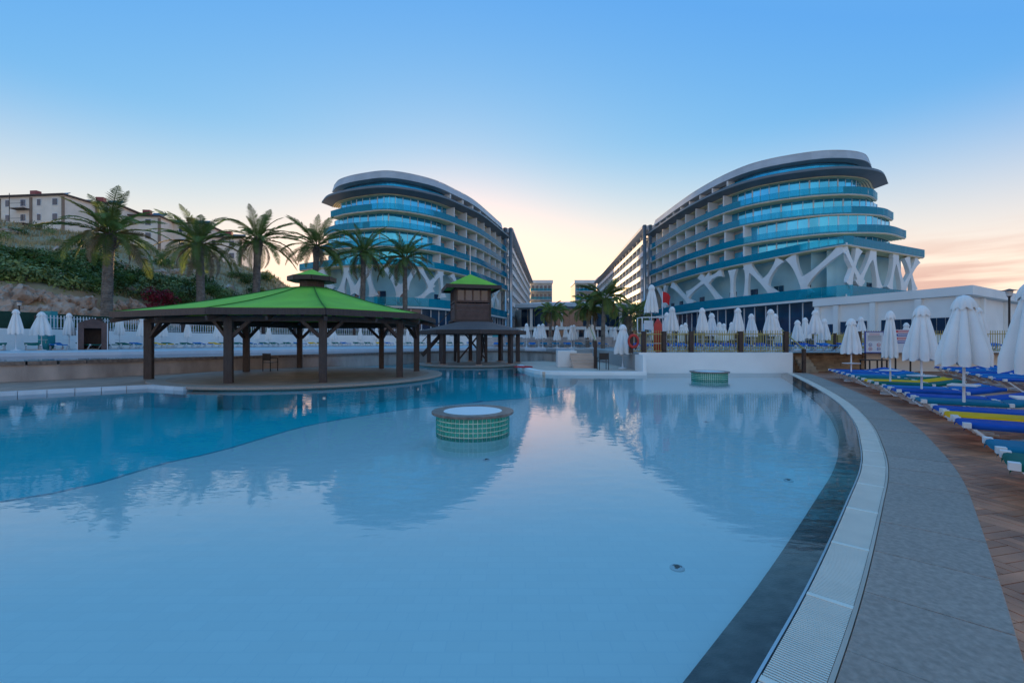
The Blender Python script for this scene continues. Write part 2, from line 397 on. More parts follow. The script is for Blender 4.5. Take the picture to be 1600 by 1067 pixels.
while k < len(fine)-1:                       # grating sections, each bar real
    e = min(k+4, len(fine)-1); c = resample(fine[k:e+1], .02 if fine[k].y < 9 else .04); ns = normals(c); mb = MB()
    for j in range(len(c)-1):
        p, n_ = c[j], ns[j]; w = .011 if fine[k].y < 9 else .024
        q = p+n_*.133; mb.box((q.x, q.y, .010), (w, .232, .006), math.atan2(n_.x, -n_.y)*1.0)
    mb.build('grating_section', 'grating', edge)
    p, n_ = c[-1], ns[-1]; q = p+n_*.133
    piece('grating_joint', 'grating', edge, (q.x, q.y, .009), (.045, .236, .012), math.atan2(n_.x, -n_.y)); k = e
sweep('grating_rim', offset(fine[i0:], .262), [(-.010,-.08),(.012,-.08),(.012,.014),(-.010,.014)], 'peach_paving', edge)
k = i0
while k < len(fine)-1:
    e = min(k+3, len(fine)-1); c = list(fine[k:e+1]); c[0] = c[0].lerp(c[1], .018)
    h = .022+random.uniform(-.002, .002)
    obj('coping_slab', sweep_mesh(c, [(.28,-.3),(.93,-.3),(.93,h-.004),(.926,h),(.284,h),(.28,h-.004)]), 'grey_stone', edge); k = e
# right deck of timber tiles (basket weave): joint bed as setting, slats as parts
Dl = [tuple(p) for p in offset(fine[i0:], .935)]
bed = struct(obj('timber_deck', prism(Dl+[(15.2,24.2),(90,24.2),(90,-40),(-8,-40)], -.3, .002), 'deck_joint'))
Dv = offset(fine[i0:], .74)
def beyond(x, y):
    best = min(range(len(Dv)), key=lambda i: (Dv[i].x-x)**2+(Dv[i].y-y)**2); p = Dv[best]
    q = Dv[min(best+1, len(Dv)-1)]-Dv[max(best-1, 0)]; return (x-p.x)*q.y-(y-p.y)*q.x > 0
slats = []; TS = .40; ang = R(14); ca, sa = math.cos(ang), math.sin(ang)
for i in range(-20, 110):
    for j in range(-30, 75):
        u, w = i*TS, j*TS; 
        for s in range(4):
            o_ = (s-1.5)*TS/4
            lu, lw = (u, w+o_) if (i+j) % 2 else (u+o_, w)
            x, y = lu*ca-lw*sa, lu*sa+lw*ca
            if not (y > .8 and x > 1 and x < y*1.2+2.2 and y < 24): continue
            if not beyond(x, y): continue
            slats.append((x, y, (i+j) % 2))
slats.sort(key=lambda s: s[0]**2+s[1]**2)
vis = [s for s in slats if s[0] < s[1]*1.13+.3 and s[1] > 1.9]
near = vis[:290]; nearset = set(near); rest = MB()
for s in slats:
    d = (TS*.985, TS/4*.93, .018) if s[2] else (TS/4*.93, TS*.985, .018)
    if s in nearset: piece('deck_slat', 'deck_wood', bed, (s[0], s[1], .006+random.uniform(0,.0025)), d, ang)
    else: rest.box((s[0], s[1], .006), d, ang)
stuff(rest.build('deck_slat_field', 'deck_wood', bed))

lin_c = [Vector(p) for p in ((-40,-7.5),(-15.06,13.33),(-12.36,15.5),(-9.4,14.72))]
struct(sweep('pool_lining', resample(lin_c, 1.0), [(.145,-.66),(.16,-.66),(.16,-.12),(.145,-.12)], 'pool_deep'))
for nm, cx_, cy_, rr_ in (('island_lining',-9,20.4,5.47),('pavilion_lining',-2.6,31.2,3.52)):
    q = MB(); q.lathe([(rr_,-.66),(rr_,-.06)], 64, (cx_,cy_,0)); struct(q.build(nm, 'pool_deep'))
struct(sweep('far_lining', offset(WALL_ARC, .47), [(0,-.66),(.02,-.66),(.02,-.03),(0,-.03)], 'pool_deep'))
# left deck, island, white border tiles
struct(obj('brown_deck', prism([(-40,-7.4),(-15.1,13.4),(-12.4,15.6),(-9,18),(-8.5,24),(-10.2,27.6),(-11.4,28.2),(-16.9,21),(-19.5,17.1),(-26.2,12),(-40,2)], -1.5, .10), 'deck_brown'))
isl = MB(); isl.lathe([(5.45,-1.3),(5.45,.02),(5.75,.02),(5.8,.06),(5.8,.115),(5.76,.13)], 72, (-9,20.4,0)); isl.build('island_platform', 'grey_stone')
bpy.data.objects['island_platform']['kind'] = 'structure'
isp = MB(); isp.lathe([(5.2,.10),(5.2,.136)], 64, (-9,20.4,0)); struct(isp.build('island_paving', 'deck_brown'))
bt = thing('pool_border', 'row of white border tiles along the left pool edge', 'pool border', (0,0,0))
bc = resample([Vector((-31,.2)), Vector((-15.1,13.4)), Vector((-12.4,15.6))], .62)
for a, b in zip(bc, bc[1:]):
    m_ = (a+b)/2; d = b-a; n_ = Vector((d.y,-d.x)).normalized(); q = m_+n_*.06
    piece('border_tile', 'border_tile', bt, (q.x, q.y, -.05), (d.length-.014, .16, .35), math.atan2(d.y, d.x))
bc = resample([Vector((-12.4,15.62)), Vector((-10.6,14.9))], .45)
for a, b in zip(bc, bc[1:]):
    m_ = (a+b)/2; d = b-a; n_ = Vector((d.y,-d.x)).normalized(); q = m_+n_*.0
    piece('border_tile', 'border_tile', bt, (q.x, q.y, -.05), (d.length-.014, .3, .34), math.atan2(d.y, d.x))
# second island with the brown pavilion, and the peach deck
i2 = MB(); i2.lathe([(3.5,-1.3),(3.5,.02),(3.75,.03),(3.78,.10),(3.74,.12)], 56, (-2.6,31.2,0)); struct(i2.build('pavilion_island', 'grey_stone'))
struct(obj('peach_deck', prism([(1.5,22.0),(6.4,21.8),(6.4,36.5),(5,36.5),(3.4,35),(.6,33.4),(.5,28),(.9,24)], -1.5, .13), 'peach_paving'))
cb = spline([(.45,28.2),(.7,25.5),(1.05,23.4),(1.6,22.1),(3,21.85),(6.4,21.7)], .5)
cw = sweep('pool_kerb', cb, [(-.2,-1.4),(.12,-1.4),(.12,.17),(-.2,.17)], 'white_paint'); tag(cw, 'white curved kerb of the far pool corner beside the peach paving', 'kerb')
# dark blue spiral bench on the deep floor
sp = [(1.0+ (1.9-.10*t)*math.cos(t*.55+2.2)-.6, 13.6+(1.9-.10*t)*math.sin(t*.55+2.2)*1.25) for t in range(10)]
sb = sweep('spiral_bench', spline(sp, .3), [(-.45,-.61),(.45,-.61),(.45,-.45),(-.45,-.45)], 'pool_navy'); tag(sb, 'dark blue spiral bench under water in the deep pool', 'pool bench')
# white terrace wall in front of the pool
tw = MB(); 
twl = [Vector((6.38,21.75)), Vector((6.38,23.0)), Vector((14.3,23.2))]
tw.box((6.32,22.4,.2),(.16,1.4,1.5)); tw.add([(6.4,22.95,-1.5),(14.25,23.1,-1.5),(14.25,23.25,-1.5),(6.4,23.1,-1.5),(6.4,22.95,1.04),(14.25,23.1,1.04),(14.25,23.25,1.04),(6.4,23.1,1.04)], [(0,3,2,1),(4,5,6,7),(0,1,5,4),(1,2,6,5),(2,3,7,6),(3,0,4,7)])
tag(tw.build('terrace_wall', 'white_paint'), 'plain white rendered wall rising from the pool below the fence', 'wall')
# low wall right of it: tan split stone courses, then a white ledge
st = thing('stone_wall', 'tan split stone wall beside the pool steps', 'wall', (0,0,0))
for r in range(7):
    x = 14.5; 
    while x < 18.6:
        w = random.uniform(.5,1.2); w = min(w, 18.7-x); y = 23.2+(x-14.5)*.28 if x < 15.6 else 24.3
        piece('stone', 'tan_stone', st, (x+w/2, 24.28+random.uniform(-.03,.03), .075+r*.145), (w-.015, .26, .137)); x += w
lw = MB(); lw.box((27.5,24.33,.42),(17.6,.2,1.2)); lw.box((27.5,24.2,1.04),(17.7,.5,.07))
tag(lw.build('ledge_wall', 'white_render'), 'long low white ledge wall behind the parasols on the right', 'wall')
# ------------------------------------------------------------------ the two hotels
def on_curve(c, px):
    k = (px-PX)/F; s = 0.; best = None
    for i in range(len(c)-1):
        a, b = c[i], c[i+1]; fa, fb = a.x-k*a.y, b.x-k*b.y
        if fa*fb <= 0 and fa != fb:
            t = fa/(fa-fb); p = a.lerp(b, t)
            if best is None or p.y < best[1].y: best = (s+(b-a).length*t, p)
        s += (b-a).length
    if best is None:
        i = min(range(len(c)), key=lambda i: abs(c[i].x/c[i].y-k)); best = (sum((c[j+1]-c[j]).length for j in range(i)), c[i])
    return best
class Arc:
    def __init__(s, c):
        s.c = c; s.n = normals(c); s.L = [0]
        for a, b in zip(c, c[1:]): s.L.append(s.L[-1]+(b-a).length)
    def at(s, q, off=0.):
        q = max(0, min(s.L[-1]-1e-6, q)); i = max(j for j in range(len(s.L)) if s.L[j] <= q); i = min(i, len(s.c)-2)
        t = (q-s.L[i])/(s.L[i+1]-s.L[i]); p = s.c[i].lerp(s.c[i+1], t); n = s.n[i].lerp(s.n[i+1], t).normalized(); return p+n*off, n
def row(name, mat, parent, c, off, z0, z1, th, width, gap=.03, s0=0, s1=None, every=1):
    a = Arc(c); s1 = a.L[-1] if s1 is None else s1; n = max(1, round((s1-s0)/width)); w = (s1-s0)/n; out = []
    for i in range(0, n, every):
        p, nn = a.at(s0+(i+.5)*w, off)
        out.append(piece(name, mat, parent, (p.x, p.y, (z0+z1)/2), (w-gap, th, z1-z0), math.atan2(nn.x, -nn.y)))
    return out
def strut(parent, c, p0, p1, off, k):
    s0, q0 = on_curve(c, p0[0]); s1, q1 = on_curve(c, p1[0]); a = Arc(c)
    z0 = CAMH+(PY-p0[1])/F*q0.y; z1 = CAMH+(PY-p1[1])/F*q1.y
    L_ = math.hypot(s1-s0, z1-z0); ds, dz = (s1-s0)/L_, (z1-z0)/L_; nseg = 12; v = []; f = []
    for i in range(nseg+1):
        t = -.03+1.06*i/nseg; w = .36+.56*abs(2*t-1)**2.6; s, z = s0+(s1-s0)*t, z0+(z1-z0)*t
        for sg, dep in ((-1,0),(1,0),(1,-.6),(-1,-.6)):
            p, n = a.at(s-dz*w*sg, off+dep+k*.004); v.append((p.x, p.y, min(max(z+ds*w*sg, 8.3), 15.6)))
    for i in range(nseg):
        for j in range(4): f.append((i*4+j, i*4+(j+1)%4, i*4+4+(j+1)%4, i*4+4+j))
    f += [(3,2,1,0), (nseg*4, nseg*4+1, nseg*4+2, nseg*4+3)]
    me = mesh('strut', v, f); bm = bmesh.new(); bm.from_mesh(me); bmesh.ops.recalc_face_normals(bm, faces=bm.faces[:]); bm.to_mesh(me); bm.free()
    return obj('column_strut', me, 'white_render', parent)

ZB = [25.8, 22.4, 18.9, 15.45]              # undersides of the four balcony decks
def hotel(label, decks, can, struts, base, room_px, back, wing_end, mirror):
    h = thing('hotel', label, 'hotel', (0,0,0)); main = spline(decks[0], 1.2)
    inner = lambda c, o: [tuple(p) for p in offset(c, o)]
    core = spline(decks[2], 2.0)
    obj('wall', prism(inner(spline(decks[0], 2.0), -3.45)+back, 1.0, 31.9), 'white_render', h)
    for i, (z, d) in enumerate(zip(ZB, decks)):
        c = spline(d, 1.2) if i < 3 else resample([p for p in spline(d[:base['knee']], 1.2)]+[Vector(p) for p in d[base['knee']:]], 1.0)
        top = ZB[i-1] if i else 29.3
        sweep('balcony_deck', c, [(0,z),(0,z+.34),(-3.5,z+.34),(-3.5,z)], 'white_render', h)
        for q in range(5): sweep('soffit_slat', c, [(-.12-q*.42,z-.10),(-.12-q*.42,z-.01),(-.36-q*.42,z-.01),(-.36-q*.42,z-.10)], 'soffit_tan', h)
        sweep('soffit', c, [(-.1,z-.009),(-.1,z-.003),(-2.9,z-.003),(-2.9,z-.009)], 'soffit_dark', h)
        row('balcony_glass', 'rail_glass', h, c, .05, z+.12, z+1.32, .03, 1.55)
        core = spline(decks[min(i, 2)], 1.2)
        a = Arc(core); sr = on_curve(core, room_px[i])[0]
        lo, hi = (0, sr) if not mirror else (sr, a.L[-1]); go, gi = (sr, a.L[-1]) if not mirror else (0, sr)
        row('window_pane', 'window_blue', h, core, -2.3, z+.43, top-.12, .06, 1.75, .13, go, gi)
        n = round((gi-go)/1.75)
        for q in range(n+1):
            p, nn = a.at(go+(gi-go)*q/n, -2.27); piece('mullion', 'frame_white', h, (p.x, p.y, (z+.43+top-.11)/2), (.11 if q % 3 else .22, .1, top-z-.55), math.atan2(nn.x, -nn.y))
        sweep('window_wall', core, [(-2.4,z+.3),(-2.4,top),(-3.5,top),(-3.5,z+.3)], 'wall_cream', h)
        n = max(2, round((hi-lo)/4.6))
        for q in range(n+1):
            p, nn = a.at(lo+(hi-lo)*q/n, -1.35); piece('fin_wall', 'white_render', h, (p.x, p.y, (z+.42+top)/2-.02), (.3, 2.0, top-z-.44), math.atan2(nn.x, -nn.y))
            if q < n:
                for e in (.3, .7):
                    p, nn = a.at(lo+(hi-lo)*(q+e)/n, -2.3); piece('window_pane', 'window_blue', h, (p.x, p.y, z+.43+1.2), (1.7, .08, 2.4), math.atan2(nn.x, -nn.y))
    # canopy, top floor, crown
    cc = spline(can, 1.2)
    sweep('canopy', cc, [(.9,29.75),(.75,30.2),(-3.5,30.35),(-3.5,29.3),(-1.0,29.3)], 'canopy_grey', h)
    for q in range(4): sweep('soffit_slat', cc, [(-1.15-q*.4,29.18),(-1.15-q*.4,29.28),(-1.38-q*.4,29.28),(-1.38-q*.4,29.18)], 'soffit_tan', h)
    row('balcony_glass', 'rail_glass', h, cc, -.9, 30.3, 31.0, .03, 1.6)
    a = Arc(cc); sr = on_curve(cc, room_px[0])[0]; lo, hi = (0, sr) if not mirror else (sr, a.L[-1]); go, gi = (sr, a.L[-1]) if not mirror else (0, sr)
    row('window_pane', 'window_blue', h, cc, -2.9, 30.36, 32.1, .06, 1.75, .13, go, gi)
    n = max(2, round((hi-lo)/4.6))
    for q in range(n+1):
        p, nn = a.at(lo+(hi-lo)*q/n, -2.2); piece('fin_wall', 'white_render', h, (p.x, p.y, 31.25), (.3, 1.9, 1.8), math.atan2(nn.x, -nn.y))
    sweep('top_wall', cc, [(-3.0,30.3),(-3.0,32.2),(-4.2,32.2),(-4.2,30.3)], 'white_render', h)
    cr_ = Arc(cc); nb = round(cr_.L[-1]/3.2)
    for q in range(nb):                     # crown cladding panels, tilted outwards
        seg = [cr_.at(cr_.L[-1]*(q+t*.992)/nb)[0] for t in (0,.33,.67,1)]
        obj('crown_panel', sweep_mesh(seg, [(-2.5,32.15),(-1.15,32.3),(-1.55,33.7),(-3.4,33.75)]), 'crown_grey', h)
    sweep('roof_rail', cc, [(-1.52,33.71),(-1.52,33.8),(-1.62,33.8),(-1.62,33.71)], 'silver', h)
    obj('roof', prism(inner(cc, -3.0)+back, 31.95, 33.5), 'crown_grey', h)
    # lower gallery, ground floor glazing
    cb_ = resample([p for p in spline(decks[3][:base['knee']], 1.2)]+[Vector(p) for p in decks[3][base['knee']:]], 1.0)
    sweep('gallery_deck', cb_, [(0,7.75),(0,8.4),(-6.5,8.4),(-6.5,7.75)], 'white_render', h)
    row('gallery_glass', 'rail_glass', h, cb_, .06, 8.1, 9.7, .03, 2.0)
    sweep('gallery_wall', cb_, [(-3.2,8.35),(-3.2,15.45),(-5.5,15.45),(-5.5,8.35)], 'gallery_teal_bounce', h)
    aa = Arc(cb_)
    for q in range(int(aa.L[-1]/5.2)):
        for e in (0, 1.0):
            p, nn = aa.at(q*5.2+2.4+e, -3.16)
            if random.random() < .8: piece('gallery_window', 'window_dark', h, (p.x, p.y, 9.75), (.85, .12, 2.7), math.atan2(nn.x, -nn.y))
    row('ground_pane', 'window_dark', h, cb_, -1.3, 1.0, 7.72, .08, 2.3, .16)
    n = round(aa.L[-1]/2.3)
    for q in range(n+1):
        p, nn = aa.at(aa.L[-1]*q/n, -1.22); piece('ground_mullion', 'frame_white', h, (p.x, p.y, 4.36), (.16, .16, 6.7), math.atan2(nn.x, -nn.y))
    for k, (p0, p1) in enumerate(struts): strut(h, cb_, p0, p1, -.25, k % 7)
    return h
RS = [((1025,446),(1038,480)),((1037,446),(1034,478)),((1048,444),(1079,476)),((1072,461),(1106,433)),((1092,430),(1127,476)),((1104,437),(1125,425)),((1142,423),(1142,474)),((1166,414),(1163,472)),
 ((1165,415),(1210,464)),((1193,441),(1216,405)),((1234,402),(1259,460)),((1254,440),(1318,384)),((1319,384),(1350,444)),((1345,389),(1330,444)),((1368,393),(1345,444)),((1368,393),(1377,449)),
 ((1403,399),(1394,450)),((1403,399),(1415,451)),((1437,405),(1415,451)),((1421,402),(1432,453))]
LS = [((483,424),(477,452)),((500,420),(515,452)),((543,411),(531,456)),((534,412),(553,456)),((553,456),(578,408)),((572,420),(582,462)),((592,404),(626,454)),((626,454),(619,470)),((633,448),(653,415)),((655,415),(676,450)),((676,450),(654,470)),
 ((672,446),(692,424)),((690,424),(694,464)),((708,428),(722,458)),((722,458),(736,432)),((742,436),(752,466)),((762,442),(756,468)),((770,446),(780,474)),((781,450),(771,474))]
com = [(36.5,121),(37.0,107),(37.8,96.4),(39.8,86.6),(43,80.4)]
right = hotel('right hotel block with teal glass balconies and rounded prow above white branching columns',
  [com+[(49,76.3),(54.8,75),(59.5,75.8),(62.9,78.4)], com+[(49,76.1),(55,74.5),(61,75.3),(65.5,78.2)], com[:4]+[(42.6,80),(48,74.9),(53,72.8),(60,73),(66.3,76.6)],
   [(36.5,121),(37.0,107),(37.8,96.4),(39.8,86.6),(42.4,78.6),(45.2,70.6),(47.9,65.2),(68.4,75.5)]],
  com+[(49,76.3),(54.8,75),(61,76.6),(66.6,81.9)], RS, {'knee': 7}, [1128,1128,1160,1160], [(70,92),(72,121)], None, False)
lm = [(-15,88.9),(-10.5,96),(-6.9,104),(-2.5,120),(-1.4,124)]
left = hotel('left hotel block with teal glass balconies and rounded prow behind the palms',
  [[(-35.5,89.2),(-32,86.8),(-28.2,85.2),(-22.2,84.1)]+lm, [(-37,89.5),(-33,86.2),(-28.4,84.6),(-22.2,83.7)]+lm, [(-38.5,90),(-34,86),(-28.6,84),(-22.2,83.2),(-15,87.8)]+lm[1:],
   [(-41.7,89.3),(-35,85.3),(-29,83.3),(-22,82.8),(-15,87),(-10.2,95.2),(-6.7,103.5),(-2.5,119.5),(-1.4,123.5)]],
  [(-38,93),(-35,89.0),(-29.5,85.8),(-22.5,84.3)]+lm, LS, {'knee': 9}, [712,712,690,690], [(-3,124),(-28,124),(-34,104)], None, True)

# far wings behind each block
def wing(label, p0, p1, dirn, tower_px):
    w = thing('hotel_wing', label, 'hotel wing', (0,0,0)); a, b = Vector(p0), Vector(p1); c = resample([a, b] if dirn > 0 else [b, a], 6.0)
    d = (b-a); back = 16*(1 if dirn > 0 else -1)
    nrm = normals(c)[0]; q0, q1 = c[0]-nrm*16, c[-1]-nrm*16
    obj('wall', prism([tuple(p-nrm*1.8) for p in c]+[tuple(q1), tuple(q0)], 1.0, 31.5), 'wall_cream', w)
    for i in range(7):
        z = 9.2+i*3.3
        sweep('balcony_deck', c, [(0,z),(0,z+.25),(-1.9,z+.25),(-1.9,z)], 'wall_cream', w)
        row('balcony_panel', 'white_paint', w, c, .05, z+.02, z+1.25, .08, 6.0, .06)
        row('window_pane', 'window_dark', w, c, -1.75, z+.3, z+2.6, .06, 3.0, 1.0)
        row('fin_wall', 'white_render', w, c, -.9, z+.25, z+3.3, 1.8, 6.0, 5.7)
    sweep('roof', c, [(1.6,31.9),(1.5,32.7),(-17,33.6),(-17,31.5),(-.6,31.5)], 'crown_grey', w)
    row('ground_pane', 'window_dark', w, c, -1.5, 1.0, 8.8, .1, 4.0, .5)
    row('column', 'white_render', w, c, -.2, 1.0, 9.2, .6, 8.0, 7.3)
    return w
wing('long right wing receding behind the pipes with sunlit balcony bands', (36.6,122.5), (44,236), -1, 0)
wing('long left wing receding behind the pipes toward the lobby', (-1.2,125.5), (9.5,236), 1, 0)
for lab, x, y in (('pair of silver pipes at the corner of the right hotel', 36.0, 121.8), ('pair of silver pipes at the corner of the left hotel', -1.1, 124.8)):
    t = thing('pipe_tower', lab, 'pipes', (x, y, 1.0))
    for dx in (-.75, .75): MB().tube([(dx,-.8,0),(dx,-.8,31.5)], .48, 12).build('pipe', 'silver', t, smooth=True)
    for z in range(4, 31, 4): piece('bracket', 'silver', t, (0,-.3,z), (1.4,.7,.3))
def end_block(label, x0, x1, y, top):
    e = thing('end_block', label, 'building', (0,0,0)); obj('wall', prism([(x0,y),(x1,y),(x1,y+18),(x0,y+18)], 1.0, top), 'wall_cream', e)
    c = [Vector((x0+.3,y)), Vector((x1-.3,y))]; obj('parapet', prism([(x0-.4,y-.6),(x1+.4,y-.6),(x1+.4,y+18),(x0-.4,y+18)], top+.01, top+1.6), 'white_render', e)
    for i in range(5):
        z = top-4.4-i*4.4
        sweep('balcony_deck', c, [(1.4,z),(1.4,z+.3),(0,z+.3),(0,z)], 'white_render', e)
        row('balcony_glass', 'rail_glass', e, c, 1.35, z+.3, z+1.6, .06, 3.0); row('window_pane', 'window_dark', e, c, .05, z+.35, z+3.2, .08, 2.0, .8)
end_block('pale far block closing the left side of the gap', 9.6, 21.0, 238, 32.0)
end_block('pale far block closing the right side of the gap', 33.0, 44.0, 238, 32.0)
# lobby between the wings
lb = thing('lobby_building', 'low lobby with curved grey canopy roof between the hotels', 'building', (0,0,0))
lc = spline([(1.5,133),(9,129.5),(18,128),(27,129.5),(35.5,133)], 1.5)
obj('wall', prism([tuple(p) for p in offset(lc, -3)]+[(36,150),(1,150)], 1.0, 11.6), 'white_render', lb)
sweep('roof', lc, [(1.6,11.3),(1.2,12.3),(-6,13.3),(-14,13.0),(-14,11.7),(-2,11.0)], 'crown_grey', lb)
row('window_pane', 'window_dark', lb, lc, -2.6, 6.0, 11.0, .1, 2.2, .3); sweep('balcony_deck', lc, [(1.2,4.9),(1.2,5.7),(-3,5.7),(-3,4.9)], 'white_render', lb)
row('ground_pane', 'window_dark', lb, lc, -2.2, 1.0, 4.9, .1, 2.0, .2); row('column', 'frame_white', lb, lc, .4, 1.0, 4.9, .35, 1.9, 1.5)
row('column', 'white_render', lb, lc, -.2, 5.7, 11.1, .6, 9, 8.3)
# single-storey annexe on the right
an = thing('annexe', 'low white flat-roofed annexe with dark windows on the right terrace', 'building', (0,0,0))
K, A1, A2 = Vector((36.8,37)), Vector((33.0,49)), Vector((58,50))
obj('wall', prism([tuple(A1), tuple(K), tuple(A2), (62,60), (41,57)], 1.0, 5.35), 'white_render', an)
obj('parapet', prism([(32.5,49.2),(36.75,36.3),(58.9,49.8),(63,61),(40.6,57.6)], 5.36, 6.1), 'white_render', an)
for a, b, wins in ((A1, K, ((.06,.13,3.1,1.0),(.19,.40,3.3,1.9),(.50,.70,3.3,1.9),(.80,.95,3.3,1.9))), (K, A2, ())):
    d = b-a; n_ = Vector((d.y,-d.x)).normalized(); rz = math.atan2(d.y, d.x)
    for t0, t1, zt, zb in wins:
        for k in range(2 if t1-t0 < .1 else 3):
            t = t0+(t1-t0)*(k+.5)/(2 if t1-t0 < .1 else 3); q = a+d*t+n_*.03; w = d.length*(t1-t0)/(2 if t1-t0 < .1 else 3)
            piece('window_pane', 'window_dark', an, (q.x, q.y, (zt+zb)/2+.3), (w-.07, .1, zt-zb), rz)
    for t in (.0, .165, .45, .75, .985):
        q = a+d*t+n_*.12; piece('pilaster', 'white_render', an, (q.x, q.y, 3.17), (.5, .35, 4.3), rz)
M('roof_seam', (.03,.14,.012), .8)
# ------------------------------------------------------------------ pavilions and pool tables
GC = Vector((-9.0, 20.5))
posts = [(-14.2,17.8),(-10.0,16.06),(-6.77,16.3),(-4.63,18.75),(-4.74,22.6),(-7.1,24.75),(-11.8,25.3),(-12.9,22.1)]
gz = thing('gazebo', 'large octagonal gazebo with green roof and dark timber posts on round island', 'gazebo', (0,0,0))
eave = [GC+(Vector(p)-GC)*1.2 for p in posts]; ring = [GC+(Vector(p)-GC)*.16 for p in posts]
ZE, ZR = 2.72, 4.0
for i in range(8):
    j = (i+1) % 8; a, b, c, d = eave[i], eave[j], ring[j], ring[i]
    nsub = 8; v = []; f = []                 # cloth panel with a slight sag
    for r in range(nsub+1):
        t = r/nsub
        for s in range(5):
            e = a.lerp(b, s/4); q = d.lerp(c, s/4); p = e.lerp(q, t); z = ZE+(ZR-ZE)*t-.10*math.sin(math.pi*t)*(1+.5*math.sin(math.pi*s/4))
            v.append((p.x, p.y, z))
    for r in range(nsub):
        for s in range(4): f.append((r*5+s, r*5+s+1, r*5+s+6, r*5+s+5))
    o = obj('roof_panel', mesh('roof_panel', v, f, True), 'roof_green', gz)
    o.modifiers.new('thick', 'SOLIDIFY').thickness = .03
    hb = MB(); hp = [(*a.lerp(d,t/8), ZE+(ZR-ZE)*t/8-.10*math.sin(math.pi*t/8)+.012) for t in range(9)]; hb.tube(hp, .014, 5); hb.build('hip_seam', 'roof_seam', gz)
    fb = MB(); m_ = Vector((0,0,1)); fb.bar((a.x,a.y,ZE-.10), (b.x,b.y,ZE-.10), .07, .23); fb.build('fascia', 'dark_wood', gz)
    rb = MB(); rb.bar((a.x,a.y,ZE-.34), (d.x,d.y,ZR-.30), .10, .16); rb.build('rafter', 'dark_wood', gz)
    mid = (a+b)/2; mr = (c+d)/2; rb = MB(); rb.bar((mid.x,mid.y,ZE-.34), (mr.x,mr.y,ZR-.34), .08, .14); rb.build('rafter', 'dark_wood', gz)
    p = Vector(posts[i]); q = Vector(posts[j])
    piece('post', 'dark_wood', gz, (p.x, p.y, .13+1.16), (.26, .26, 2.32), .3)
    bm_ = MB(); bm_.bar((p.x,p.y,2.42), (q.x,q.y,2.42), .16, .2); bm_.build('beam', 'dark_wood', gz)
    for other in (q, Vector(posts[i-1])):
        dd = (other-p).normalized(); k = MB(); k.bar((p.x+dd.x*.12,p.y+dd.y*.12,1.78), (p.x+dd.x*.75,p.y+dd.y*.75,2.36), .12, .12); k.build('brace', 'dark_wood', gz)
nsub = 16
sf = []
cu = MB(); cu.lathe([(.55,3.9),(.55,4.3)], 8, (GC.x,GC.y,0)); cu.build('cupola_neck', 'dark_wood', gz)
oc = [GC+Vector((math.cos(R(22.5+45*i)), math.sin(R(22.5+45*i))))*1.0 for i in range(8)]
for i in range(8):
    a, b = oc[i], oc[(i+1)%8]; k = MB(); k.bar((a.x,a.y,4.38),(b.x,b.y,4.38),.06,.2); k.build('cupola_fascia', 'dark_wood', gz)
ct = MB(); ct.lathe([(.98,4.47),(.55,4.62),(.03,4.83)], 8, (GC.x,GC.y,0)); o = ct.build('cupola_roof', 'roof_green', gz)
cs = MB(); cs.lathe([(.95,4.28),(.5,4.3)], 8, (GC.x,GC.y,0)); cs.build('cupola_soffit', 'dark_wood', gz)

# brown pavilion with the watch kiosk above
PC = Vector((-2.6,31.2)); pv = thing('pavilion', 'low octagonal pavilion with brown felt roof on its own small island', 'pavilion', (0,0,0))
oct_ = lambda r, a0=10: [PC+Vector((math.cos(R(a0+45*i)), math.sin(R(a0+45*i))))*r for i in range(8)]
e, p8, t8 = oct_(3.62), oct_(3.05), oct_(1.2)
for i in range(8):
    j = (i+1)%8
    o = obj('roof_panel', mesh('rp', [(*e[i],2.33),(*e[j],2.33),(*t8[j],2.92),(*t8[i],2.92)], [(0,1,2,3)]), 'roof_brown', pv); o.modifiers.new('thick','SOLIDIFY').thickness = .05
    k = MB(); k.bar((*e[i],2.2),(*e[j],2.2),.07,.26); k.build('fascia','dark_wood',pv)
    piece('post', 'dark_wood', pv, (p8[i].x,p8[i].y,1.14), (.26,.26,2.1), R(10+45*i)); piece('post_base', 'grey_stone', pv, (p8[i].x,p8[i].y,.08),(.42,.42,.2), R(10+45*i))
    k = MB(); k.bar((*p8[i],2.18),(*p8[j],2.18),.14,.16); k.build('beam','dark_wood',pv)
kz = thing('watch_kiosk', 'raised dark brown watch kiosk with green pyramid roof and windows', 'kiosk', (-3.05,33.2,0), R(14)); kz.scale = (.82,.82,1)
for sx in (-1,1):
    for sy in (-1,1): piece('leg', 'dark_wood', kz, (sx*1.2, sy*1.2, 1.55), (.22,.22,3.0))
    k = MB(); k.bar((sx*1.2,-1.2,.3),(sx*1.2,1.2,2.7),.12); k.bar((sx*1.2,1.2,.3),(sx*1.2,-1.2,2.7),.12); k.build('cross_brace','dark_wood',kz)
k = MB(); k.bar((-1.2,-1.2,.3),(1.2,-1.2,2.7),.12); k.bar((1.2,-1.2,.3),(-1.2,-1.2,2.7),.12); k.build('cross_brace','dark_wood',kz)
piece('floor', 'dark_wood', kz, (0,0,3.05), (3.5,3.5,.16))
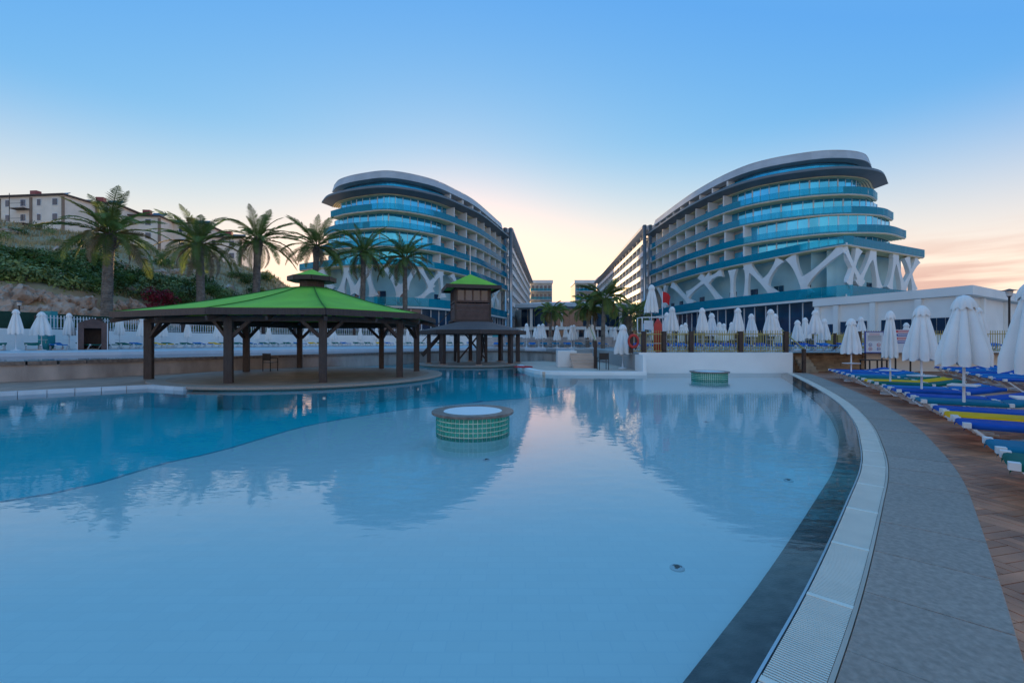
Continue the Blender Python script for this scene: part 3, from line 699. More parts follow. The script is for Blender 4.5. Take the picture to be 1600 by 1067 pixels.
for fc in range(4):
    a = R(90*fc); ca_, sa_ = math.cos(a), math.sin(a); tr = lambda x, y: (x*ca_-y*sa_, x*sa_+y*ca_)
    for r in range(7):
        x, y = tr(0,-1.5); piece('board', 'brown_board', kz, (x,y,3.21+r*.165), (3.0,.06,.155), a)
    for w in range(4):
        x, y = tr(-1.02+w*.68,-1.47); piece('window_pane', 'window_dark', kz, (x,y,4.86), (.56,.04,.78), a)
    for w in range(5):
        x, y = tr(-1.36+w*.68,-1.5); piece('window_post', 'brown_board', kz, (x,y,4.85), (.12,.09,.9), a)
    for z in (4.42,5.3): x, y = tr(0,-1.5); piece('window_rail', 'brown_board', kz, (x,y,z), (3.04,.1,.13), a)
    x, y = tr(-1.5,-1.5); piece('corner_post', 'dark_wood', kz, (x,y,4.2), (.16,.16,2.3), a)
o = obj('roof', mesh('kr', [(-2.3,-2.3,5.45),(2.3,-2.3,5.45),(2.3,2.3,5.45),(-2.3,2.3,5.45),(0,0,6.5)], [(0,1,4),(1,2,4),(2,3,4),(3,0,4),(3,2,1,0)]), 'roof_green', kz)
for s in range(4):
    a = R(90*s); piece('fascia', 'dark_wood', kz, (2.3*math.sin(a),-2.3*math.cos(a),5.4), (4.68,.09,.26), a)
MB().tube([(0,0,6.4),(0,0,8.6)], .03, 6).build('mast', 'silver', kz)
stp = MB(); stp.bar((-1.6,-.5,3.0),(-4.2,-.5,.6),.1,.25); stp.bar((-1.6,.5,3.0),(-4.2,.5,.6),.1,.25)
stp.build('stair_stringer','dark_wood',kz)
for r in range(9): piece('stair_tread', 'dark_wood', kz, (-1.75-r*.28,0,2.85-r*.26), (.28,1.0,.05))
k = MB(); k.bar((-1.6,-.5,3.95),(-4.2,-.5,1.6),.06); k.build('handrail','dark_wood',kz)

# round pool tables of teal mosaic
def pool_table(label, x, y, r, h, tiles):
    t = thing('pool_table', label, 'pool table', (x,y,0)); MB().lathe([(r-.06,-.3),(r-.06,h-.05)], 56).build('core', 'grout', t, smooth=False)
    rim_ = MB(); rim_.lathe([(r+.02,h-.05),(r+.03,h-.04),(r+.03,h-.005),(r+.02,h),(r-.17,h),(r-.18,h-.02)], 64); rim_.build('stone_rim', 'dark_stone', t)
    MB().lathe([(r-.178,h-.06),(r-.178,h-.006)], 56).build('table_top', 'white_paint', t)
    n = round(2*math.pi*(r-.055)/.077); rows = 5
    if tiles:
        for q in range(rows):
            for i in range(n):
                a = 2*math.pi*i/n
                if math.sin(a) < .25: piece('mosaic_tile', 'teal_tile', t, ((r-.055)*math.cos(a),(r-.055)*math.sin(a),h-.092-q*.077), (.061,.02,.061), a+math.pi/2)
    else:
        mb = MB()
        for q in range(rows):
            for i in range(n):
                a = 2*math.pi*i/n; mb.box(((r-.055)*math.cos(a),(r-.055)*math.sin(a),h-.092-q*.077), (.060,.02,.060), a+math.pi/2)
        stuff(mb.build('mosaic_tiles', 'teal_tile', t))
pool_table('round teal mosaic pool table with dark stone rim in the foreground water', -.70, 8.15, .70, .37, True)
pool_table('round teal mosaic pool table far away before the white wall', 8.5, 19.6, .78, .32, False)
# drains and lamps under water
for i, (px, py) in enumerate(((1058,886),(1232,750),(1103,659),(760,718))):
    x, y = gp(px, py, -.23); d = thing('floor_inlet', ('round white inlet fitting nearest the camera on the pool floor','round white inlet fitting near the right pool edge','round white inlet fitting midway to the far table','round white inlet fitting beside the near table')[i], 'inlet', (x,y,-.24))
    MB().lathe([(.058,0),(.058,.01),(.048,.016)], 24).build('flange', 'plastic_white', d); MB().lathe([(.022,.015),(.022,.024)], 12).build('nozzle', 'black_metal', d)
    for k in range(3):
        a = k*2.1; piece('slot', 'black_metal', d, (.033*math.cos(a),.033*math.sin(a),.015), (.024,.008,.006), a+1.57)
# black chairs
def chair(label, loc, rz):
    c = thing('chair', label, 'chair', loc, rz)
    for sx in (-1,1):
        for sy in (-1,1): MB().bar((sx*.24,sy*.22,0),(sx*.24,sy*.22,.62 if sy < 0 else .88),.03).build('leg','black_metal',c)
        MB().bar((sx*.24,-.24,.63),(sx*.24,.22,.65),.045,.03).build('armrest','black_metal',c)
    piece('seat','black_metal',c,(0,0,.43),(.46,.44,.03)); piece('backrest','black_metal',c,(0,.23,.70),(.46,.025,.34)); return c
chair('black metal chair alone on the gazebo island', (-12.0,22.6,.136), R(160))
chair('black metal chair on the peach deck beside the stair post', (4.75,23.8,.13), R(185))
# ------------------------------------------------------------------ parasols
def canopy_mesh(Rb, L_, seed, flare=1.0):
    rnd = random.Random(seed); n = 72; prof = []; k = 14; ph = rnd.random()*6; v = []; f = []
    fold = [rnd.uniform(.75,1.25) for _ in range(8)]
    for i in range(k+1):
        t = i/k; r = .05+(Rb-.05)*(t**(.75*flare)); 
        if t > .85: r *= 1-.10*((t-.85)/.15)
        amp = .10+.34*min(1, t*2.2)
        for j in range(n):
            th = 2*math.pi*j/n; w = 1-2*(1-abs(math.cos(4*th+ph/2)))**1.4
            rr = r*(1-amp*(1-w)*.5*fold[int(((8*th+ph)/(2*math.pi)) % 8)])*(1+.05*math.sin(3*th+ph*2+t*2)); zz = -L_*t-(.05*w+rnd.uniform(-.006,.006) if i == k else 0)
            v.append((rr*math.cos(th), rr*math.sin(th), zz))
    for i in range(k):
        for j in range(n): f.append((i*n+j, (i+1)*n+j, (i+1)*n+(j+1)%n, i*n+(j+1)%n))
    return mesh('canopy', v, f, True)
def cap_mesh(r0, h):
    n = 48; v = []; f = []; k = 6
    for i in range(k+1):
        t = i/k; r = .02+(r0-.02)*math.sin(t*math.pi/2)**.9
        for j in range(n):
            th = 2*math.pi*j/n; w = math.cos(8*th); v.append((r*(1+.12*t*w)*math.cos(th), r*(1+.12*t*w)*math.sin(th), .02-h*t**1.5-(.03*w if i == k else 0)))
    for i in range(k):
        for j in range(n): f.append((i*n+j, (i+1)*n+j, (i+1)*n+(j+1)%n, i*n+(j+1)%n))
    return mesh('cap', v, f, True)
CAN = {}
def parasol(label, x, y, z, top=2.45, Rb=.4, L_=1.28, group=None, base=True):
    key = (round(Rb,2), round(L_,2)); t = thing('parasol', label, 'parasol', (x,y,z), random.uniform(0,6), group)
    if key not in CAN:
        CAN[key] = [canopy_mesh(Rb, L_, random.random()), cap_mesh(.06+Rb*.26, .20+.16*Rb)]
        mb = MB(); mb.tube([(0,0,0),(0,0,1)], .024, 10); CAN[key].append(mesh('pole', mb.v, mb.f, True))
        mb = MB(); mb.lathe([(.24,0),(.24,.05),(.05,.09),(.03,.3)], 20); CAN[key].append(mesh('base', mb.v, mb.f))
    m_ = CAN[key]; cn = obj('canopy', m_[0], 'fabric_white', t, (0,0,top-.02)); obj('vent_cap', m_[1], 'fabric_white', cn, (0,0,.04))
    o = obj('pole', m_[2], 'white_metal', t); o.scale = (1,1,top-.05)
    if base:
        obj('base', m_[3], 'white_metal', t)
        piece('tray', 'white_metal', t, (0,0,.72), (.42,.42,.025))
    return t
GR = 'closed white parasols along the right pool edge'
for px, top, Y, Rb, lab in ((1330,500,18.0,.39,'closed white parasol farthest along the right lounger row'), (1391,489,13.6,.22,'slim closed white parasol second along the right lounger row'),
    (1440,481,11.5,.40,'closed white parasol between the slim one and the wide flaring one'), (1506,466,9.0,.46,'wide flaring closed white parasol among the blue loungers'), (1614,445,6.9,.42,'largest closed white parasol cut by the right picture edge')):
    x = (px-PX)/F*Y; parasol(lab, x, Y, .02, CAMH+(PY-top)/F*Y, Rb, 1.30, GR)
# ------------------------------------------------------------------ loungers
def lounger_meshes(sling):
    fr = MB(); cp = MB(); sl = MB(); bk = MB()
    # sling: foot end at x=0, bed to 1.25, back raised slightly; the cloth wraps both side tubes
    prof = [(-.34,-.045),(-.355,-.02),(-.35,.012),(-.32,.028),(0,.012),(.32,.028),(.35,.012),(.355,-.02),(.34,-.045)]
    xs = [-.012,.0,.03,.065,.5,1.0,1.27]; v = []; f = []
    for x in xs:
        for y, z in prof: v.append((x, y*(.90 if x < .04 else 1), .36+z-(.05 if x < -.01 else .012 if x < .01 else 0)))
    k = len(prof)
    for i in range(len(xs)-1):
        for j in range(k-1): f.append((i*k+j, (i+1)*k+j, (i+1)*k+j+1, i*k+j+1))
    sl.add(v, f)
    v = []; f = []
    for x, dz in ((1.29,0),(1.6,.06),(1.93,.13)):
        for y, z in prof: v.append((x, y, .36+z+dz))
    for i in range(2):
        for j in range(k-1): f.append((i*k+j, (i+1)*k+j, (i+1)*k+j+1, i*k+j+1))
    bk.add(v, f)
    caps = []
    for s in (-1,1):
        fr.tube([(.02,s*.325,.36),(1.27,s*.325,.36)], .02, 8); fr.tube([(1.28,s*.32,.36),(1.95,s*.32,.49)], .018, 8)
        caps += [MB().box((.02,s*.325,.362),(.085,.085,.075)), MB().box((1.28,s*.325,.36),(.07,.07,.07))]
    legs = []
    for s in (-1,1):
        l = MB(); l.bar((.06,s*.31,.34),(.42,s*.31,.03),.055,.035); l.bar((.40,s*.31,.025),(.66,s*.31,.025),.05,.035); legs.append(l)
        l = MB(); l.bar((1.22,s*.31,.34),(1.42,s*.31,.02),.05,.035); l.bar((1.42,s*.31,.02),(1.0,s*.31,.20),.04,.03); legs.append(l)
    fr.bar((.42,-.31,.04),(.42,.31,.04),.035); fr.bar((1.40,-.31,.05),(1.40,.31,.05),.035);
    return fr, caps, sl, bk, legs
LM = {}
def lounger(label, x, y, z, rz, col, group, back=0.):
    if 'fr' not in LM:
        fr, cp, sl, bk, legs = lounger_meshes(col); LM['fr'] = mesh('frame', fr.v, fr.f); LM['cp'] = [mesh('cap', c_.v, c_.f) for c_ in cp]; LM['legs'] = [mesh('leg', l.v, l.f) for l in legs]; LM['sl'] = (sl, bk)
    t = thing('sun_lounger', label, 'sun lounger', (x,y,z), rz, group)
    if col not in LM: LM[col] = (mesh('sling', LM['sl'][0].v, LM['sl'][0].f, True), mesh('backrest', LM['sl'][1].v, LM['sl'][1].f, True))
    obj('frame', LM['fr'], 'white_metal', t); [obj('corner_cap', c_, 'plastic_white', t) for c_ in LM['cp']]
    o = obj('sling', LM[col][0], col, t); o = obj('backrest', LM[col][1], col, t)
    for l in LM['legs']: obj('leg', l, 'white_metal', t)
    return t
Dc = Arc(offset(B, 1.22)); s = next(Dc.L[i] for i, p in enumerate(Dc.c) if p.y > 4.7)
seq = ['green','teal','blue','yellow','blue','teal','blue','blue','azure','green','yellow','green','teal','azure','blue','azure','blue']
words = {'green':'green','teal':'teal','blue':'deep blue','yellow':'yellow','azure':'azure'}
order = ['first','second','third','fourth','fifth','sixth','seventh','eighth','ninth','tenth','eleventh','twelfth','thirteenth','fourteenth','fifteenth','sixteenth','seventeenth']
for i, cname in enumerate(seq):
    p, n_ = Dc.at(s); lounger('%s sling sun lounger, %s from the camera in the poolside row' % (words[cname], order[i]), p.x, p.y, .02, math.atan2(n_.y, n_.x)+random.uniform(-.03,.03), 'sling_'+cname, 'loungers along the right pool edge')
    s += {1: 1.9, 4: 1.5, 6: 1.4, 8: 1.4, 11: 1.4}.get(i, .86)
G2 = 'second row of blue loungers on the timber deck'
for i in range(7): lounger('blue lounger in the back row on the timber deck at right', 15.6+i*.95-.2*i, 14.6+i*1.15, .02, R(-24), 'sling_azure' if i % 3 else 'sling_blue', G2)
G3 = 'loungers on the raised terrace'
for i in range(16): lounger('blue and white lounger behind the terrace fence', 7.6+i*.95 if i < 8 else 15.6+(i-8)*1.3, 26.2 if i < 8 else 26.6, TERR, R(95), 'sling_azure' if i % 2 else 'sling_blue', G3)
for i in range(9): lounger('blue and white lounger behind the terrace fence', 27+i*1.5, 27.0, TERR, R(80), 'sling_azure', G3)
G4 = 'green loungers lined up on the deck beyond the upper pool'
path = spline([(-38,26),(-32.2,31),(-30.4,35),(-29,41),(-25,50),(-19,55.5),(-11,60),(-3,62)], 1.0); pa = Arc(path); s = 3.2; i = 0
while s < pa.L[-1]-1:
    p, n_ = pa.at(s, 1.4); lounger('green and white sun lounger on the deck beyond the upper pool', p.x, p.y, TERR+.01, math.atan2(-n_.y,-n_.x)+random.uniform(-.06,.06), 'sling_yellow' if i in (9,13,21,27) else ('sling_green' if i % 4 else 'sling_azure'), G4); s += 1.15 if i % 2 else 1.5; i += 1
for i in range(10): lounger('white lounger in front of the far stone terrace', -1.5+i*1.15, 43.5, TERR, R(88), 'sling_teal' if i % 3 else 'sling_azure', 'loungers before the far stone terrace')
# parasols elsewhere
GL = 'closed white parasols beyond the upper pool'
for k, (px, top, Y, Rb) in enumerate(((25,484,29,.42),(65,488,30.5,.62),(108,490,32.5,.40),(187,492,35.5,.40),(222,497,39,.42),(253,499,41,.55),(293,502,44,.40),(341,503,46,.55),(402,508,50,.42),(420,509,50.5,.40),(478,511,53,.55),(520,511,55,.60),(563,512,57,.40),(588,513,58,.50),(637,514,60,.40),(700,515,61,.40))):
    x = (px-PX)/F*Y; first = ['leftmost closed white parasol beyond the upper pool','closed white parasol in front of the teal cabinet','closed white parasol just left of the brown hut','closed white parasol just right of the brown hut']
    parasol(first[k] if k < 4 else 'closed white parasol by the white wall seen past the gazebo', x, Y, TERR, CAMH+(PY-top)/F*Y-TERR, Rb, 1.5, GL)
GT = 'closed white parasols on the raised terrace'
for px, top, Y, Rb in ((1050,480,26.5,.42),(1042,489,29,.36),(1097,482,26.5,.40),(1112,490,28.5,.40),(1153,482,26.5,.40),(1174,491,28.5,.40),(1204,484,26.5,.44),(1211,491,29,.40),(1124,504,36,.42),(1131,506,38,.4),(1065,508,38,.4),(1071,505,36,.4),(1143,504,38,.4),(1218,512,36,.5),(1246,501,31,.44),(1258,497,31,.4),(1274,485,27.5,.46),(1288,499,31,.42),(1345,496,30,.4),(1416,505,32,.4),(1541,480,23.9,.5),(1565,479,23.9,.46)):
    parasol('closed white parasol on the raised terrace behind the picket fence', (px-PX)/F*Y, Y+(1.2 if Y < 24.4 else 0), TERR, CAMH+(PY-top)/F*Y-TERR, Rb, 1.35, GT)
GF = 'closed white parasols before the far stone terrace'
for px, top, Y in ((825,510,38),(846,512,38),(850,511,40),(878,513,37.5),(903,513,37.5),(897,512,42),(919,514,40),(925,514,40),(797,509,55),(808,508,58),(815,512,55),(836,512,58),(884,515,50),(946,512,48),(955,511,48),(961,510,46),(1022,508,45)):
    parasol('closed white parasol on the far terrace between the hotels', (px-PX)/F*Y, max(Y,41.6) if px < 905 else Y, TERR, 2.0+random.uniform(0,.3), .4, 1.25, GF)
x = (973-PX)/F*24.5; parasol('closed white parasol standing left of the terrace wall on the peach deck', x, 24.5, .13, 2.35, .55, 1.5)
# ------------------------------------------------------------------ fences
def fence(label, pts, z, h, post_mat, rail_mat, n_sp, post_at=None, post_w=.18, pick=.13, pw=.022, post_h=None, panel=4.0):
    f = thing('fence', label, 'fence', (0,0,0)); c = [Vector(p) for p in pts]
    for a, b in zip(c, c[1:]):
        n = max(1, round((b-a).length/panel))
        for i in range(n):
            p, q = a.lerp(b, i/n), a.lerp(b, (i+1)/n); d = q-p; L_ = d.length; rz = math.atan2(d.y, d.x); m_ = (p+q)/2
            piece('post', post_mat, f, (p.x,p.y,z+(post_h or h)/2), (post_w,post_w,post_h or h), rz)
            for zz in (z+.12, z+h-.14): piece('rail', rail_mat, f, (m_.x,m_.y,zz), (L_-post_w,.04,.04), rz)
            mb = MB(); k = max(1, round((L_-post_w)/pick))
            for j in range(k):
                e = p.lerp(q, (post_w/2+(j+.5)*(L_-post_w)/k)/L_); mb.box((e.x,e.y,z+.05+h/2), (pw,pw,h), rz)
            stuff(mb.build('pickets', rail_mat, f))
    p = c[-1]; piece('post', post_mat, f, (p.x,p.y,z+(post_h or h)/2), (post_w,post_w,post_h or h)); return f
fence('yellow picket fence with brown posts along the terrace wall', [(6.1,23.35),(6.75,23.35),(7.8,23.37),(9.2,23.4),(11.75,23.42),(14.1,23.45)], TERR, 1.12, 'post_brown', 'fence_yellow', 0, panel=3.0, post_w=.2)
fence('yellow picket fence above the white ledge wall on the right', [(19.0,24.9),(37,24.9)], TERR, 1.15, 'post_brown', 'fence_yellow', 0, panel=3.2, post_w=.14)
fence('yellow picket fence before the hotel ground floor', [(9,33),(27,33),(32.5,47)], TERR, 1.2, 'post_brown', 'fence_yellow', 0, panel=3.5, post_w=.14, pick=.16, pw=.03)
WL = [(-37.5,22),(-34.3,33),(-34,47),(-27,64.5),(-12,74.5),(-2.5,79)]
bw = sweep('boundary_wall', resample([Vector(p) for p in WL], 3.0), [(-.15,.9),(.15,.9),(.15,2.5),(-.15,2.5)], 'white_paint'); tag(bw, 'long white boundary wall behind the loungers at left', 'wall')
fence('white picket fence on top of the boundary wall', WL[1:], 2.5, 1.0, 'post_brown', 'white_metal', 0, panel=4.6, post_w=.35, pick=.26, pw=.05)
gn = sweep('windbreak', resample([Vector((-38.4,24)), Vector((-35.6,33.5)), Vector((-35.2,40))], 2.0), [(-.03,2.4),(.03,2.4),(.03,3.75),(-.03,3.75)], 'green_net'); tag(gn, 'dark green windbreak netting behind the fence at far left', 'windbreak')
hd = MB()
rr = random.Random(5)
for a, b in zip(WL[1:], WL[2:]):
    for k in range(int(math.dist(a,b)*110)):
        t = rr.random(); x = a[0]+(b[0]-a[0])*t-rr.uniform(.5,1.3)*.9; y = a[1]+(b[1]-a[1])*t+rr.uniform(.5,1.3)*.4; z = rr.uniform(1.2,3.2); s_ = rr.uniform(.07,.16); n1 = Vector((rr.uniform(-1,1),rr.uniform(-1,1),rr.uniform(-1,1))).normalized(); n2 = n1.orthogonal().normalized(); n3 = n1.cross(n2)
        p = Vector((x,y,z)); hd.add([p-n2*s_-n3*s_*.6, p+n2*s_-n3*s_*.6, p+n2*s_+n3*s_*.6, p-n2*s_+n3*s_*.6], [(0,1,2,3)])
o = hd.build('hedge', 'leaf_dark'); tag(o, 'clipped green hedge growing behind the white picket fence', 'hedge'); o['kind'] = 'stuff'
# ------------------------------------------------------------------ hillside
def hill_prof(px):                          # foot depth, ridge depth and ridge height by bearing
    tab = [(-500,30,78,21.0),(-250,33,76,21.5),(0,37,76,21.3),(130,41,78,20.0),(250,50,84,18.6),(370,60,90,16.6),(420,66,92,15.5),(455,71,94,12.0),(480,76,96,6.5),(520,82,98,1.4)]
    if px <= tab[0][0]: return tab[0][1:]
    for a, b in zip(tab, tab[1:]):
        if px <= b[0]:
            t = (px-a[0])/(b[0]-a[0]); return tuple(a[k]+(b[k]-a[k])*t for k in (1,2,3))
    return tab[-1][1:]
from mathutils import noise as mnoise
def hill_z(px, u):                          # u: 0 foot .. 1 ridge .. >1 behind
    f, r, h = hill_prof(px); Y = f+(r-f)*u; X = (px-PX)/F*Y
    rise = min(1, u/.10)*.20+.80*min(1, max(0, u-.02)/.98)**.9 if u <= 1 else 1
    z = .9+(h-.9)*rise; amp = min(1, (h-1)/8)*min(1, u*6)
    z += amp*(1.1*mnoise.noise(Vector((X*.11,Y*.11,3)))+.5*mnoise.noise(Vector((X*.35,Y*.35,1)))); return Vector((X, Y, z))
cols = [-500+i*8 for i in range(128)]; rows_ = [0,.015,.03,.05,.075,.10]+[.13+.03*i for i in range(30)]+[1.1,1.3,1.6]; v = []; f = []
for px in cols:
    for u in rows_: v.append(hill_z(px, u))
k = len(rows_)
for i in range(len(cols)-1):
    for j in range(k-1): f.append((i*k+j, (i+1)*k+j, (i+1)*k+j+1, i*k+j+1))
struct(obj('hillside', mesh('hill', v, f, True), 'earth'))
rg = random.Random(11)
# dry grass: tufts over the slope
gm_ = MB()
for _ in range(7000):
    px, u = rg.uniform(-120,470), rg.uniform(.12,1.02); p = hill_z(px, u)
    if p.z < 3: continue
    for b_ in range(3):
        a = rg.uniform(0,6.28); h = rg.uniform(.25,.8); w = rg.uniform(.03,.07); d = Vector((math.cos(a),math.sin(a),0)); e = Vector((-d.y,d.x,0)); q = p+e*rg.uniform(-.3,.3)
        gm_.add([q-d*w, q+d*w, q+e*rg.uniform(-.25,.25)+Vector((0,0,h))], [(0,1,2)])
o = stuff(gm_.build('dry_grass', 'grass_dry')); o['label'] = 'dry yellow grass tufts over the hillside'; o['category'] = 'grass'
# shrubs
def shrub_mesh(seed, n=750):
    r = random.Random(seed); mb = MB(); lobes = [(Vector((r.uniform(-.6,.6), r.uniform(-.6,.6), r.uniform(.25,.75))), r.uniform(.3,.55)) for _ in range(7)]
    for _ in range(n):
        c, rad = r.choice(lobes); d = Vector((r.gauss(0,1),r.gauss(0,1),r.gauss(0,1)+.25)).normalized(); p = c+d*rad*r.uniform(.65,1.08)
        if p.z < 0: p.z *= -.3
        nn = (d+Vector((r.uniform(-.8,.8),r.uniform(-.8,.8),r.uniform(-.3,.9)))).normalized(); t = nn.orthogonal().normalized(); b = nn.cross(t); a = r.uniform(0,6.28); t, b = t*math.cos(a)+b*math.sin(a), b*math.cos(a)-t*math.sin(a)
        s = r.uniform(.045,.10); mb.add([p-t*s, p-b*s*.45, p+t*s, p+b*s*.45], [(0,1,2,3)])
    return mesh('foliage', mb.v, mb.f)
SM = {m: [shrub_mesh(s_+ord(m[5])) for s_ in range(4)] for m in ('leaf_dark','leaf_mid','leaf_red')}
for m, ms in SM.items():
    for me in ms: me.materials.append(MATS[m])
stem_mb = MB(); [stem_mb.tube([(0,0,-.2),(.25*math.cos(a),.25*math.sin(a),.5)], [.05,.02], 5) for a in (0,2,4)]; STEM = mesh('stem', stem_mb.v, stem_mb.f); STEM.materials.append(MATS['palm_trunk'])
def shrub(label, p, s, m, group, sz=1.):
    t = thing('shrub', label, 'shrub', p, rg.uniform(0,6.28), group); t.scale = (s, s, s*sz)
    obj('foliage', rg.choice(SM[m]), None, t); obj('stem', STEM, None, t); return t
for _ in range(150):
    px = rg.uniform(-60,465); u = rg.choice((rg.uniform(.10,.34), rg.uniform(.12,.45), rg.uniform(.2,.98))); p = hill_z(px, u)
    if p.z < 3.2: continue
    if u > .45 and rg.random() < .25: continue
    s = rg.uniform(1.3,2.7)*(1 if u < .5 else .8); p.z -= .25*s
    mk = 'leaf_dark' if rg.random() < .55 else 'leaf_mid'
    shrub('dark green shrub on the rocky hillside behind the palms' if mk == 'leaf_dark' else 'lighter olive green shrub on the rocky hillside behind the palms', p, s, mk, 'shrubs on the hillside', rg.uniform(.75,1.0))
for px, u, s in ((246,.10,2.2),(262,.08,1.8),(232,.07,1.5),(275,.12,1.5)):
    p = hill_z(px, u); shrub('crimson flowering shrub on the slope left of the gazebo', p, s, 'leaf_red', 'crimson flowering shrubs', .9)
for px, dy in ((520,80),(548,79.5),(700,80)): shrub('green shrub behind the white fence before the left hotel', ((px-PX)/F*dy, dy, .9), 2.0, 'leaf_mid', 'shrubs before the left hotel')
# boulders along the foot of the slope
def rock_mesh(seed):
    r = random.Random(seed); bm = bmesh.new(); bmesh.ops.create_icosphere(bm, subdivisions=3, radius=1.0); off = Vector((r.uniform(0,50),0,seed*3.1))
    for vv in bm.verts:
        d = vv.co.normalized(); n_ = mnoise.noise(d*1.1+off)*.55+mnoise.noise(d*2.7+off)*.28+mnoise.noise(d*6+off)*.10
        c_ = d*(1+n_); q = .34; c_ = Vector((round(c_.x/q)*q*.45+c_.x*.55, round(c_.y/q)*q*.45+c_.y*.55, round(c_.z/q)*q*.45+c_.z*.55)); vv.co = Vector((c_.x, c_.y*.8, c_.z*1.1))
    me = bpy.data.meshes.new('boulder'); bm.to_mesh(me); bm.free(); me.materials.append(MATS['rock']); return me
RK = [rock_mesh(i) for i in range(7)]
px = -40
while px < 300:
    for rowk in range(3):
        p = hill_z(px+rg.uniform(-6,6), rowk*.035+rg.uniform(0,.015)); s = rg.uniform(.8,1.25) if rowk < 2 else rg.uniform(.5,.9)
        o = bpy.data.objects.new('boulder', rg.choice(RK)); C.objects.link(o); o.location = (p.x, p.y, max(p.z, 2.0)+(.3 if rowk < 2 else .05)); o.scale = (s*rg.uniform(.8,1.1), s, s*rg.uniform(.9,1.2)); o.rotation_euler = (rg.uniform(-.4,.4), rg.uniform(-.5,.5), rg.uniform(0,6.28))
        tag(o, 'rough brown boulder in the rock bank at the foot of the hill', 'boulder', 'boulders at the foot of the hill')
    px += rg.uniform(13,19)
for _ in range(22):
    p = hill_z(rg.uniform(0,430), rg.uniform(.15,.8)); o = bpy.data.objects.new('boulder', rg.choice(RK)); C.objects.link(o); s = rg.uniform(.4,.9); o.location = p; o.scale = (s*1.4, s, s*.7); o.rotation_euler = (0,0,rg.uniform(0,6))
    tag(o, 'pale rock outcrop showing between shrubs on the hillside', 'boulder', 'rock outcrops on the hillside')
# ------------------------------------------------------------------ palms
def frond_mesh(L_, droop, seed, n=46, lw=.035, ll=.55, hang=.35):
    r = random.Random(seed); mb = MB(); pts = []; a0 = .0
    for i in range(15):
        t = i/14; ang = -droop*t**1.4; pts.append(Vector((0,0,0)) if i == 0 else pts[-1]+Vector((math.cos(ang),0,math.sin(ang)))*(L_/14))
    mb.tube(pts, [.012*(1-.8*i/14) for i in range(15)], 5)
    for i in range(n):
        t = .14+.86*i/(n-1); f_ = t*14; k = min(13, int(f_)); p = pts[k].lerp(pts[k+1], f_-k); d = (pts[k+1]-pts[k]).normalized(); up = Vector((-d.z,0,d.x))
        l_ = ll*(math.sin(math.pi*min(1, .12+t*.9))**.6)*r.uniform(.85,1.12)
        for s in (-1,1):
            v_ = (d*.62+Vector((0,s,0))*.72+up*(.30-hang*t)+Vector((r.uniform(-.1,.1),r.uniform(-.1,.1),r.uniform(-.12,.06)))).normalized(); w = d*lw
            e = p+v_*l_*.6; e2 = p+v_*l_+Vector((0,0,-hang*.28*l_)); mb.add([p-w*.5, e-w*.6, e2, e+w*.6, p+w*.5], [(0,1,2),(0,2,3),(0,3,4)])
    me = mesh('frond', mb.v, mb.f); return me
FR = {}
for kind, mats in (('date', ('frond_green','frond_yellow','frond_dry')), ('soft', ('frond_soft','frond_yellow'))):
    for m in mats:
        FR[kind, m] = []
        for s_ in range(4):
            me = frond_mesh(1.0, .8+.28*s_, s_*7+3, 44, .013, .155, .45) if kind == 'date' else frond_mesh(1.0, 1.2+.3*s_, s_+40, 46, .010, .24, 1.0)
            me.materials.append(MATS[m]); FR[kind, m].append(me)
def trunk_mesh(h, r0, r1, seed, bulb=True):
    r = random.Random(seed); n = 14; v = []; f = []; rings = int(h/.10); lean = (r.uniform(-.03,.03), r.uniform(-.02,.02))
    for i in range(rings+1):
        t = i/rings; rad = (r0+(r1-r0)*t)*(1+.09*(i % 2)-.03)
        if bulb and t > .86: rad *= 1+.55*math.sin((t-.86)/.14*math.pi*.75)*.6
        for j in range(n):
            a = 2*math.pi*(j+.5*(i//2 % 2))/n; rr = rad*(1+r.uniform(-.05,.05)); v.append((lean[0]*h*t*t+rr*math.cos(a), lean[1]*h*t+rr*math.sin(a), h*t))
    for i in range(rings):
        for j in range(n): f.append((i*n+j, i*n+(j+1)%n, (i+1)*n+(j+1)%n, (i+1)*n+j))
    f.append(tuple(rings*n+j for j in range(n))); return mesh('trunk', v, f), Vector((lean[0]*h, lean[1]*h, h))
